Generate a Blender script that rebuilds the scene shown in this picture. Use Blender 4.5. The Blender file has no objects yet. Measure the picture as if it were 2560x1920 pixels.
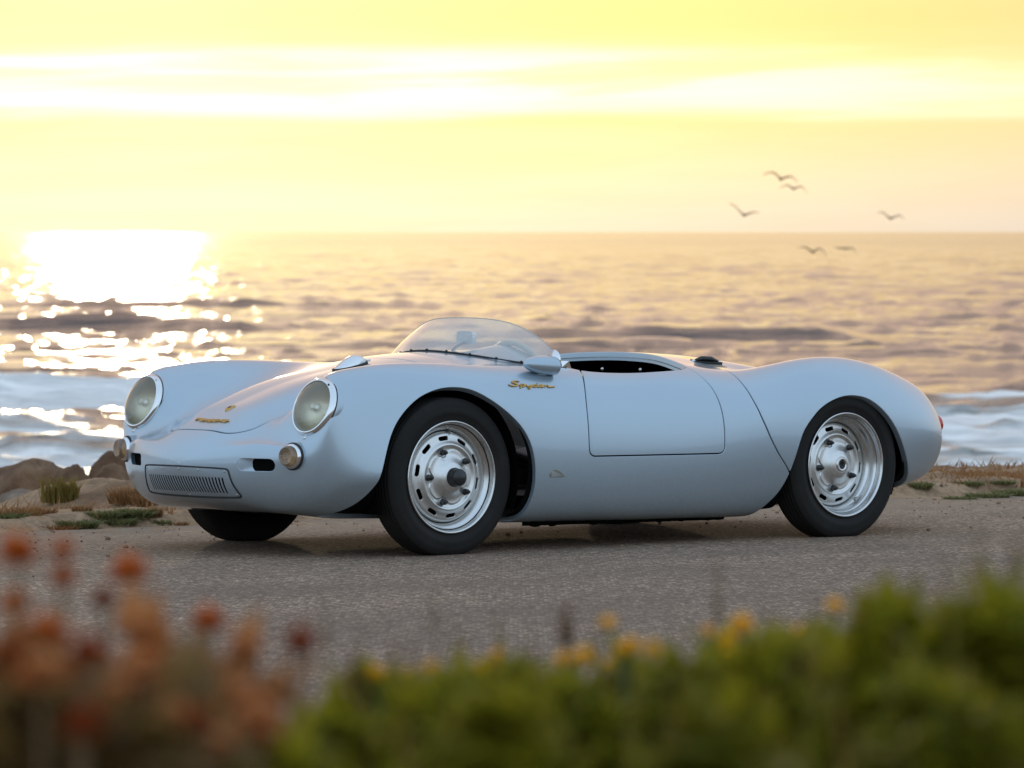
import bpy, bmesh, math, random
import numpy as np
from mathutils import Matrix, Vector, noise

random.seed(7)
rng = np.random.default_rng(7)
scene = bpy.context.scene
COL = scene.collection
rad = math.radians

# ------------------------------------------------------------------ camera
CAM_H = 1.2713
FPX = 10475.0                      # focal length in photograph pixels (2560 wide)
PITCH = math.atan((960 - 579) / FPX)
cam_data = bpy.data.cameras.new('camera')
cam = bpy.data.objects.new('camera', cam_data)
COL.objects.link(cam)
cam.location = (0, 0, CAM_H)
cam.rotation_euler = (math.pi / 2 - PITCH, 0, 0)
cam_data.sensor_width = 36.0
cam_data.lens = FPX / 2560 * 36.0
cam_data.clip_start = 0.1
cam_data.clip_end = 60000
cam_data.dof.use_dof = True
cam_data.dof.focus_distance = 16.6
cam_data.dof.aperture_fstop = 147.3 / 21.0
cam_data.dof.aperture_blades = 0
scene.camera = cam

# ------------------------------------------------------------------ sky and sun
SUN_AZ = rad(-5.4)                 # left of the view axis (+Y)
SUN_EL = rad(5.5)
world = bpy.data.worlds.new('World')
scene.world = world
world.use_nodes = True
SUN_DIR = Vector((math.sin(SUN_AZ) * math.cos(SUN_EL), math.cos(SUN_AZ) * math.cos(SUN_EL), math.sin(SUN_EL)))


class NT:
    """small helper to write node trees as expressions"""
    def __init__(self, tree):
        self.t = tree

    def n(self, typ, inputs=None, out=0, **props):
        nd = self.t.nodes.new(typ)
        for k, v in props.items():
            setattr(nd, k, v)
        if inputs:
            for k, v in inputs.items():
                sock = nd.inputs[k]
                if isinstance(v, bpy.types.NodeSocket):
                    self.t.links.new(v, sock)
                else:
                    sock.default_value = v
        return nd.outputs[out] if out is not None else nd

    def m(self, op, a, b=None, c=None, clamp=False):
        ins = {0: a}
        if b is not None:
            ins[1] = b
        if c is not None:
            ins[2] = c
        return self.n('ShaderNodeMath', ins, operation=op, use_clamp=clamp)

    def vm(self, op, a, b=None, out=0):
        ins = {0: a}
        if b is not None:
            ins[1] = b
        return self.n('ShaderNodeVectorMath', ins, out=out, operation=op)

    def ramp(self, fac, stops, interp='LINEAR'):
        nd = self.t.nodes.new('ShaderNodeValToRGB')
        nd.color_ramp.interpolation = interp
        el = nd.color_ramp.elements
        while len(el) > 1:
            el.remove(el[-1])
        el[0].position = stops[0][0]
        el[0].color = stops[0][1]
        for p, c in stops[1:]:
            e = el.new(p)
            e.color = c
        self.t.links.new(fac, nd.inputs[0])
        return nd.outputs[0]

    def mix(self, fac, a, b, blend='MIX'):
        nd = self.t.nodes.new('ShaderNodeMix')
        nd.data_type = 'RGBA'
        nd.blend_type = blend
        for s, v in ((nd.inputs[0], fac), (nd.inputs[6], a), (nd.inputs[7], b)):
            if isinstance(v, bpy.types.NodeSocket):
                self.t.links.new(v, s)
            else:
                s.default_value = v
        return nd.outputs[2]


def grey(v):
    return (v, v, v, 1)


def build_world():
    t = world.node_tree
    t.nodes.clear()
    N = NT(t)
    out = t.nodes.new('ShaderNodeOutputWorld')
    bg = t.nodes.new('ShaderNodeBackground')
    sky = t.nodes.new('ShaderNodeTexSky')
    sky.sky_type = 'NISHITA'
    sky.sun_disc = False
    sky.sun_elevation = SUN_EL
    sky.sun_rotation = SUN_AZ
    sky.altitude = 0
    sky.air_density = 1.0
    sky.dust_density = 3.0
    sky.ozone_density = 1.5
    tc = N.n('ShaderNodeTexCoord', out=0)          # Generated = view direction for a world
    sep = N.n('ShaderNodeSeparateXYZ', {0: tc}, out=None)
    X, Y, Z = sep.outputs
    az = N.m('ARCTAN2', X, Y)
    el = N.m('ARCSINE', Z)
    # thin cloud evens out the sky: compress the clear-sky luminance
    g = N.n('ShaderNodeGamma', {0: sky.outputs[0], 1: 0.40})
    dot = N.vm('DOT_PRODUCT', tc, tuple(SUN_DIR), out=1)
    ang = N.m('ARCCOSINE', N.m('MAXIMUM', N.m('MINIMUM', dot, 0.999999), -0.999999))
    # golden light of the low sun in the cloud, cool high cloud away from it
    warm = N.m('POWER', 2.718, N.m('MULTIPLY', N.m('MULTIPLY', ang, ang), -3.2))
    wt = N.mix(N.ramp(el, [(.040, grey(0)), (.14, grey(1))], 'EASE'), WARM_TINT, PEACH_TINT)
    tint = N.mix(warm, (1.0, 1.0, 1.0, 1), wt)
    g = N.mix(1.0, g, tint, 'MULTIPLY')
    veil_w = N.m('SUBTRACT', 1.0, N.m('POWER', 2.718, N.m('MULTIPLY', N.m('MULTIPLY', ang, ang), -1.9)))
    vcol = N.mix(N.ramp(N.m('DIVIDE', ang, 3.14159), [(.10, grey(0)), (.34, grey(1))], 'EASE'), (*VEIL_PINK, 1), (*VEIL, 1))
    veil = N.n('ShaderNodeVectorMath', {0: vcol, 'Scale': veil_w}, operation='SCALE')
    base = N.vm('ADD', g, veil)
    hz = N.m('POWER', 2.718, N.m('MULTIPLY', N.m('POWER', N.m('MULTIPLY', el, 42.0), 2.0), -1.0))
    base = N.vm('ADD', base, N.n('ShaderNodeVectorMath', {0: HORIZON_HAZE, 'Scale': hz}, operation='SCALE'))
    # streaked cloud bank: a bright band low over the sea, darker sheet above it
    wob = N.n('ShaderNodeTexNoise', {'Vector': N.n('ShaderNodeCombineXYZ', {0: N.m('MULTIPLY', az, 7.0), 1: N.m('MULTIPLY', el, 20.0), 2: 1.3}), 'Scale': 1.0, 'Detail': 3.0})
    eld = N.m('ADD', N.m('MULTIPLY', el, 57.29578), N.m('MULTIPLY', N.m('SUBTRACT', wob, .5), .55))
    cs = N.n('ShaderNodeCombineXYZ', {0: N.m('MULTIPLY', az, 11.0), 1: N.m('ADD', N.m('MULTIPLY', el, 150.0), N.m('MULTIPLY', az, -3.0)), 2: 3.7})
    n1 = N.n('ShaderNodeTexNoise', {'Vector': cs, 'Scale': 1.0, 'Detail': 5.0, 'Roughness': 0.5, 'Distortion': 0.4})
    streak = N.ramp(n1, [(.36, grey(0)), (.60, grey(1))], 'EASE')
    band = N.ramp(N.m('DIVIDE', eld, 10.0), [(0.0, grey(.10)), (.140, grey(.12)), (.160, grey(.75)), (.19, grey(1.0)), (.225, grey(.85)), (.262, grey(.10)), (.30, grey(.0)), (.5, grey(.25)), (1, grey(.3))], 'EASE')
    br = N.m('MULTIPLY', band, N.m('ADD', .35, N.m('MULTIPLY', streak, .65)))
    glow = N.m('POWER', 2.718, N.m('MULTIPLY', N.m('MULTIPLY', ang, ang), -14.0))
    br = N.m('MULTIPLY', br, glow)
    base = N.vm('ADD', base, N.n('ShaderNodeVectorMath', {0: CLOUD_LIGHT, 'Scale': br}, operation='SCALE'))
    # halo of the veiled sun
    halo = N.m('POWER', 2.718, N.m('MULTIPLY', ang, -13.0))
    base = N.vm('ADD', base, N.n('ShaderNodeVectorMath', {0: HALO, 'Scale': halo}, operation='SCALE'))
    # below the horizon: dull ground reflection
    t.links.new(base, bg.inputs[0])
    bg.inputs[1].default_value = 0.12
    t.links.new(bg.outputs[0], out.inputs[0])


WARM_TINT = (1.0, .85, .40, 1)
PEACH_TINT = (1.0, .71, .68, 1)
VEIL_PINK = (2.0, 1.5, 1.7)
HORIZON_HAZE = (.2, .55, 1.2)
VEIL = (1.55, 2.08, 2.75)
CLOUD_LIGHT = (1.8, 2.4, 2.9)
HALO = (2.6, 2.8, 1.5)
GLOBALS = {}
build_world()

sun_data = bpy.data.lights.new('sun', 'SUN')
sun_data.energy = 0.16
sun_data.angle = rad(1.4)
sun_data.color = (1.0, 0.80, 0.52)
sun = bpy.data.objects.new('sun', sun_data)
COL.objects.link(sun)
sun.rotation_euler = (-SUN_DIR).to_track_quat('-Z', 'Y').to_euler()

vs = scene.view_settings
vs.view_transform = 'Standard'
vs.look = 'None'
vs.exposure = 1.2
vs.gamma = 1.0
vs.use_curve_mapping = False


# ------------------------------------------------------------------ mesh helpers
def link_mesh(name, V, F, mat=None, parent=None, normals=None, smooth=True, props=None):
    me = bpy.data.meshes.new(name)
    if isinstance(F, np.ndarray):
        nf, k = F.shape
        me.vertices.add(len(V))
        me.vertices.foreach_set('co', np.asarray(V, dtype=np.float32).ravel())
        me.loops.add(nf * k)
        me.loops.foreach_set('vertex_index', F.astype(np.int32).ravel())
        me.polygons.add(nf)
        me.polygons.foreach_set('loop_start', np.arange(0, nf * k, k, dtype=np.int32))
        me.polygons.foreach_set('loop_total', np.full(nf, k, dtype=np.int32))
        me.update(calc_edges=True)
        me.validate()
    else:
        me.from_pydata([tuple(v) for v in V], [], F)
        me.update()
    if smooth:
        me.polygons.foreach_set('use_smooth', np.ones(len(me.polygons), dtype=bool))
    if normals is not None and len(me.vertices) == len(normals):
        me.normals_split_custom_set_from_vertices([tuple(n) for n in normals])
    if mat is not None:
        me.materials.append(mat)
    return link_obj(name, me, parent, props)


def link_obj(name, me, parent=None, props=None):
    o = bpy.data.objects.new(name, me)
    COL.objects.link(o)
    if parent is not None:
        o.parent = parent
    if props:
        for k, v in props.items():
            o[k] = v
    return o


def tag(o, label, cat, group=None, kind=None):
    o['label'] = label
    o['category'] = cat
    if group:
        o['group'] = group
    if kind:
        o['kind'] = kind
    return o


class MB:
    """collects shapes into one mesh"""
    def __init__(self):
        self.V = []
        self.F = []

    def add(self, V, F):
        o = len(self.V)
        self.V.extend([tuple(v) for v in V])
        self.F.extend([tuple(i + o for i in f) for f in F])
        return self

    def box(self, c, h, M=None):
        V = [Vector((sx * h[0], sy * h[1], sz * h[2])) for sx in (-1, 1) for sy in (-1, 1) for sz in (-1, 1)]
        if M is not None:
            V = [M @ v for v in V]
        V = [v + Vector(c) for v in V]
        F = [(0, 1, 3, 2), (4, 6, 7, 5), (0, 4, 5, 1), (2, 3, 7, 6), (0, 2, 6, 4), (1, 5, 7, 3)]
        return self.add(V, F)

    def revolve(self, prof, n=48, M=None, closed=False):
        """prof: list of (r, h); axis = local Z"""
        V = []
        F = []
        k = len(prof)
        for i in range(n):
            a = 2 * math.pi * i / n
            ca, sa = math.cos(a), math.sin(a)
            for r, h in prof:
                v = Vector((r * ca, r * sa, h))
                V.append(M @ v if M is not None else v)
        for i in range(n):
            j = (i + 1) % n
            for p in range(k - 1 + (1 if closed else 0)):
                q = (p + 1) % k
                F.append((i * k + p, j * k + p, j * k + q, i * k + q))
        return self.add(V, F)

    def tube(self, pts, r, n=8, closed=False, caps=True):
        pts = [Vector(p) for p in pts]
        m = len(pts)
        rs = r if isinstance(r, (list, tuple)) else [r] * m
        V = []
        F = []
        ref = Vector((0, 0, 1))
        prev = None
        for i, p in enumerate(pts):
            if closed:
                tdir = (pts[(i + 1) % m] - pts[i - 1]).normalized()
            else:
                tdir = (pts[min(i + 1, m - 1)] - pts[max(i - 1, 0)]).normalized()
            if prev is None:
                u = tdir.cross(ref)
                if u.length < 1e-3:
                    u = tdir.cross(Vector((0, 1, 0)))
                u.normalize()
            else:
                u = (prev - tdir * prev.dot(tdir)).normalized()
            prev = u
            w = tdir.cross(u)
            for k in range(n):
                a = 2 * math.pi * k / n
                V.append(p + (u * math.cos(a) + w * math.sin(a)) * rs[i])
        for i in range(m if closed else m - 1):
            j = (i + 1) % m
            for k in range(n):
                l = (k + 1) % n
                F.append((i * n + k, i * n + l, j * n + l, j * n + k))
        if caps and not closed:
            F.append(tuple(range(n - 1, -1, -1)))
            F.append(tuple((m - 1) * n + k for k in range(n)))
        return self.add(V, F)

    def ellipsoid(self, c, h, nu=16, nv=10, M=None):
        prof = [(math.sin(math.pi * i / nv), -math.cos(math.pi * i / nv)) for i in range(nv + 1)]
        prof[0] = (1e-4, -1)
        prof[-1] = (1e-4, 1)
        S = Matrix.Diagonal((h[0], h[1], h[2]))
        A = S if M is None else M @ S
        o = len(self.V)
        self.revolve(prof, nu, A)
        for i in range(o, len(self.V)):
            v = self.V[i]
            self.V[i] = (v[0] + c[0], v[1] + c[1], v[2] + c[2])
        return self

    def build(self, name, mat, parent=None, smooth=True, props=None, autosmooth=None):
        o = link_mesh(name, self.V, self.F, mat, parent, None, smooth, props)
        if autosmooth:
            try:
                o.data.set_sharp_from_angle(angle=rad(autosmooth))
            except Exception:
                pass
        return o


def nat_spline(t, P, ts, d0=None, d1=None):
    """cubic spline through P (n, ...) at knots t; natural ends, or clamped where d0 / d1 (mask, value) say so"""
    t = np.asarray(t, float)
    P = np.asarray(P, float)
    n = len(t)
    h = np.diff(t)
    shape = P.shape[1:]
    Pf = P.reshape(n, -1)
    A = np.zeros((n, n))
    B = np.zeros_like(Pf)
    for i in range(1, n - 1):
        A[i, i - 1] = h[i - 1]
        A[i, i] = 2 * (h[i - 1] + h[i])
        A[i, i + 1] = h[i]
        B[i] = 6 * ((Pf[i + 1] - Pf[i]) / h[i] - (Pf[i] - Pf[i - 1]) / h[i - 1])
    A[0, 0] = 1
    A[-1, -1] = 1
    Mn = np.linalg.solve(A, B)
    if d0 is not None or d1 is not None:
        A2 = A.copy()
        B2 = B.copy()
        if d0 is not None:
            A2[0, 0] = 2 * h[0]
            A2[0, 1] = h[0]
            B2[0] = 6 * ((Pf[1] - Pf[0]) / h[0] - 0.0)
        if d1 is not None:
            A2[-1, -1] = 2 * h[-1]
            A2[-1, -2] = h[-1]
            B2[-1] = 6 * (0.0 - (Pf[-1] - Pf[-2]) / h[-1])
        Mc = np.linalg.solve(A2, B2)
        mask = np.broadcast_to(np.asarray(d0 if d0 is not None else d1, bool), shape).ravel()
        Mn[:, mask] = Mc[:, mask]
    ts = np.asarray(ts, float)
    k = np.clip(np.searchsorted(t, ts, side='right') - 1, 0, n - 2)
    a = (t[k + 1] - ts) / h[k]
    b = (ts - t[k]) / h[k]
    R = (a[:, None] * Pf[k] + b[:, None] * Pf[k + 1]
         + ((a ** 3 - a)[:, None] * Mn[k] + (b ** 3 - b)[:, None] * Mn[k + 1]) * (h[k] ** 2)[:, None] / 6)
    return R.reshape((len(ts),) + shape)


def curve2d(pts, n=200):
    """smooth open polyline through 2-D points"""
    p = np.asarray(pts, float)
    d = np.r_[0, np.cumsum(np.sqrt(np.hypot(*np.diff(p, axis=0).T)))]
    return nat_spline(d, p, np.linspace(0, d[-1], n))


def sd_poly(Q, P):
    """signed distance of points Q (n,2) to closed polygon P: positive outside"""
    out = np.empty(len(Q))
    A = P
    Bp = np.roll(P, -1, axis=0)
    E = Bp - A
    L = (E ** 2).sum(1) + 1e-18
    for s in range(0, len(Q), 4000):
        q = Q[s:s + 4000]
        W = q[:, None, :] - A[None]
        tt = np.clip((W * E[None]).sum(2) / L, 0, 1)
        D = W - tt[..., None] * E[None]
        d = np.sqrt((D ** 2).sum(2).min(1))
        c1 = q[:, None, 1] >= A[None, :, 1]
        c2 = q[:, None, 1] < Bp[None, :, 1]
        c3 = E[None, :, 0] * W[..., 1] > E[None, :, 1] * W[..., 0]
        cross = (c1 & c2 & c3) | (~c1 & ~c2 & ~c3)
        inside = cross.sum(1) % 2 == 1
        out[s:s + 4000] = np.where(inside, -d, d)
    return out


def dist_line(Q, P):
    """unsigned distance to an open polyline"""
    out = np.empty(len(Q))
    A = P[:-1]
    E = P[1:] - A
    L = (E ** 2).sum(1) + 1e-18
    for s in range(0, len(Q), 4000):
        q = Q[s:s + 4000]
        W = q[:, None, :] - A[None]
        tt = np.clip((W * E[None]).sum(2) / L, 0, 1)
        D = W - tt[..., None] * E[None]
        out[s:s + 4000] = np.sqrt((D ** 2).sum(2).min(1))
    return out


class Sheet:
    """triangle sheet with vertex normals that can be cut along the zero line of a function"""
    def __init__(self, V, N, F):
        self.V, self.N, self.F = V, N, F
        self.lips = []            # list of (edges, depth)

    def clip(self, g, lip=0.0):
        """keep g >= 0; returns a new Sheet; the cut edge gets a lip turned inward by `lip` metres"""
        V, N, F = self.V, self.N, self.F
        g = np.where(np.abs(g) < 1e-7, 1e-7, g)
        pos = g > 0
        c = pos[F].sum(1)
        keep = F[c == 3]
        edges = []
        newF = [keep]
        allmix = F[(c == 1) | (c == 2)]
        nV, nN = [V], [N]
        lips = list(self.lips)
        if len(allmix):
            ek = {}
            cnt = len(V)
            pv = []
            tri = []
            for f in allmix:
                p = [pos[i] for i in f]
                s = sum(p)
                k = p.index(True) if s == 1 else p.index(False)
                a, b, d = f[k], f[(k + 1) % 3], f[(k + 2) % 3]
                ids = []
                for u, v in ((a, b), (a, d)):
                    key = (u, v) if u < v else (v, u)
                    if key not in ek:
                        ek[key] = cnt
                        pv.append(key)
                        cnt += 1
                    ids.append(ek[key])
                if s == 1:
                    tri.append((a, ids[0], ids[1]))
                    edges.append((ids[0], ids[1]))
                else:
                    tri.append((b, d, ids[0]))
                    tri.append((d, ids[1], ids[0]))
                    edges.append((ids[1], ids[0]))
            pv = np.array(pv)
            ga, gb = g[pv[:, 0]], g[pv[:, 1]]
            t = (ga / (ga - gb))[:, None]
            nv = V[pv[:, 0]] * (1 - t) + V[pv[:, 1]] * t
            nn = N[pv[:, 0]] * (1 - t) + N[pv[:, 1]] * t
            nn /= np.linalg.norm(nn, axis=1)[:, None] + 1e-12
            nV.append(nv)
            nN.append(nn)
            newF.append(np.array(tri))
        V2 = np.concatenate(nV)
        N2 = np.concatenate(nN)
        F2 = np.concatenate(newF) if len(newF) else keep
        lips = [l for l in lips]
        if lip and edges:
            lips.append((np.array(edges), lip))
        # compact
        used = np.zeros(len(V2), bool)
        used[F2.ravel()] = True
        kept = []
        for e, dpt in lips:
            m = used[e].all(1)
            kept.append((e[m], dpt))
        idx = np.cumsum(used) - 1
        S = Sheet(V2[used], N2[used], idx[F2])
        S.lips = [(idx[e], dpt) for e, dpt in kept]
        return S

    def with_lips(self):
        V, N, F = [self.V], [self.N], [self.F]
        cnt = len(self.V)
        for e, dpt in self.lips:
            if len(e) == 0:
                continue
            u = np.unique(e)
            mp = {k: i for i, k in enumerate(u)}
            a = np.array([mp[k] for k in e[:, 0]])
            b = np.array([mp[k] for k in e[:, 1]])
            base = self.V[u]
            nn = self.N[u]
            out = np.zeros_like(base)
            tdir = self.V[e[:, 1]] - self.V[e[:, 0]]
            side = np.cross(tdir, nn[a])
            np.add.at(out, a, side)
            np.add.at(out, b, side)
            out /= np.linalg.norm(out, axis=1)[:, None] + 1e-12
            r = 0.0022
            lay = [(base, nn), (base - nn * r * .9 + out * r * .55, (nn + out) / 1.414), (base - nn * (r * 1.8) + out * r * .6, out), (base - nn * abs(dpt) + out * r * .6, out)]
            k = len(u)
            for v, n_ in lay:
                V.append(v)
                N.append(n_)
            for L in range(3):
                o0, o1 = cnt + L * k, cnt + (L + 1) * k
                F.append(np.stack([a + o0, a + o1, b + o1], 1))
                F.append(np.stack([a + o0, b + o1, b + o0], 1))
            cnt += 4 * k
        return np.concatenate(V), np.concatenate(N), np.concatenate(F)

    def mirrored(self):
        S = Sheet(self.V * np.array([1, -1, 1.]), self.N * np.array([1, -1, 1.]), self.F[:, ::-1])
        S.lips = [(e[:, ::-1], d) for e, d in self.lips]
        return S


# ------------------------------------------------------------------ car body surface
# car frame: x rearward from the front axle, y (negative = side towards the camera), z up from the road
RX = [-.80, -.79, -.755, -.70, -.63, -.59, -.54, -.42, -.25, 0, .3, .65, 1.0, 1.35, 1.65, 1.9, 2.15, 2.4, 2.6, 2.74, 2.84, 2.905, 2.93, 2.938]
RK = [0.000, 0.075, 0.150, 0.230, 0.310, 0.378, 0.475, 0.605, 0.765, 0.985, 1.255, 1.575, 1.905, 2.235, 2.525, 2.775, 3.025, 3.275, 3.485, 3.645, 3.785, 3.905, 3.995, 4.075]
RING = {
 2: [(0,.455),(.10,.450),(.18,.436),(.24,.425),(.28,.412),(.30,.395),(.305,.378),(.305,.355),(.28,.30),(.22,.265),(.13,.25),(0,.247)],
 3: [(0,.497),(.145,.490),(.26,.455),(.35,.445),(.42,.44),(.45,.42),(.465,.395),(.465,.36),(.43,.285),(.35,.23),(.22,.21),(0,.205)],
 4: [(0,.538),(.165,.528),(.30,.483),(.425,.462),(.53,.447),(.590,.442),(.614,.415),(.612,.365),(.574,.275),(.475,.205),(.30,.182),(0,.18)],
 5: [(0,.560),(.172,.551),(.315,.508),(.450,.528),(.568,.534),(.655,.524),(.674,.478),(.667,.388),(.624,.272),(.525,.197),(.34,.172),(0,.17)],
 6: [(0,.582),(.18,.572),(.325,.535),(.460,.622),(.568,.671),(.652,.650),(.690,.555),(.704,.385),(.668,.270),(.565,.19),(.37,.165),(0,.163)],
 7: [(0,.626),(.19,.615),(.33,.572),(.450,.645),(.57,.729),(.657,.690),(.702,.572),(.735,.370),(.716,.275),(.62,.18),(.40,.152),(0,.152)],
 8: [(0,.677),(.20,.665),(.34,.618),(.455,.668),(.575,.747),(.665,.705),(.706,.605),(.746,.40),(.736,.290),(.66,.175),(.42,.145),(0,.145)],
 9: [(0,.727),(.205,.718),(.36,.692),(.48,.712),(.585,.749),(.675,.710),(.728,.63),(.748,.48),(.74,.32),(.68,.17),(.42,.135),(0,.135)],
 10: [(0,.776),(.22,.764),(.38,.742),(.49,.735),(.585,.735),(.68,.695),(.735,.60),(.757,.47),(.752,.30),(.695,.15),(.45,.12),(0,.12)],
 11: [(0,.790),(.24,.768),(.40,.745),(.52,.731),(.60,.722),(.69,.675),(.745,.58),(.772,.45),(.768,.28),(.71,.14),(.45,.115),(0,.115)],
 12: [(0,.785),(.25,.77),(.42,.748),(.54,.727),(.62,.706),(.70,.66),(.75,.57),(.778,.44),(.772,.27),(.71,.13),(.45,.115),(0,.115)],
 13: [(0,.78),(.22,.775),(.38,.76),(.51,.738),(.61,.712),(.70,.66),(.755,.57),(.782,.44),(.772,.27),(.705,.125),(.45,.115),(0,.115)],
 14: [(0,.772),(.2,.762),(.36,.735),(.49,.708),(.60,.70),(.70,.655),(.765,.575),(.79,.45),(.775,.28),(.70,.125),(.45,.115),(0,.115)],
 15: [(0,.750),(.18,.735),(.33,.690),(.47,.705),(.60,.738),(.71,.695),(.775,.60),(.80,.46),(.785,.29),(.70,.14),(.45,.125),(0,.12)],
 16: [(0,.718),(.17,.70),(.32,.648),(.46,.695),(.60,.757),(.715,.705),(.785,.60),(.805,.47),(.79,.31),(.71,.17),(.45,.14),(0,.135)],
 17: [(0,.672),(.17,.655),(.31,.60),(.45,.655),(.59,.726),(.705,.67),(.77,.57),(.79,.45),(.775,.32),(.71,.205),(.45,.165),(0,.155)],
 18: [(0,.615),(.16,.60),(.30,.55),(.435,.59),(.57,.667),(.67,.618),(.73,.53),(.75,.43),(.73,.32),(.67,.225),(.45,.19),(0,.18)],
 19: [(0,.555),(.15,.545),(.28,.51),(.415,.54),(.54,.607),(.627,.566),(.675,.49),(.69,.41),(.67,.32),(.61,.245),(.42,.215),(0,.21)],
 20: [(0,.50),(.13,.495),(.25,.475),(.37,.485),(.48,.52),(.55,.495),(.59,.45),(.60,.395),(.58,.325),(.52,.27),(.36,.24),(0,.235)],
 21: [(0,.45),(.10,.448),(.19,.44),(.28,.44),(.36,.45),(.40,.435),(.425,.41),(.43,.38),(.415,.335),(.37,.30),(.25,.275),(0,.27)],
}
VK = [0, .19, .35, .48, .61, .72, .83, .97, 1.14, 1.31, 1.57, 2.0]


def scaled(ring, c, k):
    return [(s * k, c + (z - c) * k) for s, z in ring]


RING[1] = scaled(RING[2], .362, .47)
RING[0] = scaled(RING[2], .362, .0)
RING[22] = scaled(RING[21], .37, .5)
RING[23] = scaled(RING[21], .37, 0.)


def body_surface(nu=520, nv=200):
    K = len(RX)
    C = np.zeros((K, 12, 3))
    for k in range(K):
        for j, (s, z) in enumerate(RING[k]):
            C[k, j] = (RX[k], s, z)
    # mirror meridians across the centre plane so that the surface runs smoothly over it
    m = np.array([1, -1, 1.])
    ext = np.concatenate([C[:, 2:0:-1] * m, C, C[:, -2:-4:-1] * m], axis=1)
    vk = np.array(VK)
    vke = np.concatenate([-vk[2:0:-1], vk, 2 * vk[-1] - vk[-2:-4:-1]])
    # denser in u near the ends
    t = np.linspace(0, 1, nu)
    us = np.interp(t, np.linspace(0, 1, len(RK)), RK) * .5 + t * RK[-1] * .5
    ra = nat_spline(np.array(RK), ext, us, d0=np.array([True, False, False]), d1=np.array([True, False, False]))
    tv = np.linspace(0, 1, nv)
    vsamp = np.interp(tv, np.linspace(0, 1, len(VK)), VK) * .6 + tv * VK[-1] * .4
    S = nat_spline(vke, ra.transpose(1, 0, 2), vsamp).transpose(1, 0, 2)
    S[:, 0, 1] = 0
    S[:, -1, 1] = 0
    du = np.gradient(S, axis=0)
    dv = np.gradient(S, axis=1)
    Nn = np.cross(dv, du)
    Nn[:, 0] = np.cross((S[:, 1] * np.array([1, 1, 1.]) - S[:, 1] * m) + 1e-12, du[:, 0])
    L = np.linalg.norm(Nn, axis=2, keepdims=True)
    Nn = Nn / (L + 1e-15)
    Nn[0] = (-1, 0, 0)
    Nn[-1] = (1, 0, 0)
    # outward check on the side
    if Nn[nu // 2, nv // 2, 1] < 0:
        Nn = -Nn
        Nn[0] = (-1, 0, 0)
        Nn[-1] = (1, 0, 0)
    Nn[:, 0, 1] = 0
    Nn[:, -1, 1] = 0
    Nn /= np.linalg.norm(Nn, axis=2, keepdims=True) + 1e-15
    # frame: +s becomes -y
    V = S.reshape(-1, 3) * np.array([1, -1, 1.])
    N = Nn.reshape(-1, 3) * np.array([1, -1, 1.])
    i, j = np.meshgrid(np.arange(nu - 1), np.arange(nv - 1), indexing='ij')
    a = (i * nv + j).ravel()
    b = a + nv
    F = np.concatenate([np.stack([a, b, b + 1], 1), np.stack([a, b + 1, a + 1], 1)])
    # orientation
    fn = np.cross(V[F[:, 1]] - V[F[:, 0]], V[F[:, 2]] - V[F[:, 0]])
    if (fn * N[F[:, 0]]).sum() < 0:
        F = F[:, ::-1]
    return Sheet(V, N, F)


# ------------------------------------------------------------------ materials
def mat_base(name):
    m = bpy.data.materials.new(name)
    m.use_nodes = True
    t = m.node_tree
    t.nodes.clear()
    out = t.nodes.new('ShaderNodeOutputMaterial')
    b = t.nodes.new('ShaderNodeBsdfPrincipled')
    t.links.new(b.outputs[0], out.inputs[0])
    return m, NT(t), b, out


def setp(N, b, **kw):
    names = {'color': 'Base Color', 'metal': 'Metallic', 'rough': 'Roughness', 'spec': 'Specular IOR Level', 'coat': 'Coat Weight',
             'coat_rough': 'Coat Roughness', 'trans': 'Transmission Weight', 'ior': 'IOR', 'normal': 'Normal', 'sub': 'Subsurface Weight',
             'alpha': 'Alpha', 'sheen': 'Sheen Weight'}
    for k, v in kw.items():
        s = b.inputs[names[k]]
        if isinstance(v, bpy.types.NodeSocket):
            N.t.links.new(v, s)
        else:
            if k == 'color' and len(v) == 3:
                v = (*v, 1)
            s.default_value = v


def bump(N, h, strength=.3, dist=.01, normal=None):
    ins = {'Height': h, 'Strength': strength, 'Distance': dist}
    if normal is not None:
        ins['Normal'] = normal
    return N.n('ShaderNodeBump', ins)


def simple(name, color, rough=.5, metal=0., nscale=30., var=.12, bstr=0., **kw):
    """colour with fine tonal and gloss variation"""
    m, N, b, out = mat_base(name)
    oc = N.n('ShaderNodeTexCoord', out=3)
    n = N.n('ShaderNodeTexNoise', {'Vector': oc, 'Scale': nscale, 'Detail': 4.0})
    c = N.mix(n, (*[x * (1 - var) for x in color], 1), (*[min(1, x * (1 + var)) for x in color], 1))
    r = N.m('ADD', N.m('MULTIPLY', N.m('SUBTRACT', n, .5), .25 * rough), rough, clamp=True)
    setp(N, b, color=c, rough=r, metal=metal, **kw)
    if bstr:
        n2 = N.n('ShaderNodeTexNoise', {'Vector': oc, 'Scale': nscale * 6, 'Detail': 3.0})
        setp(N, b, normal=bump(N, n2, bstr, .002))
    return m


MAT = {}


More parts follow.
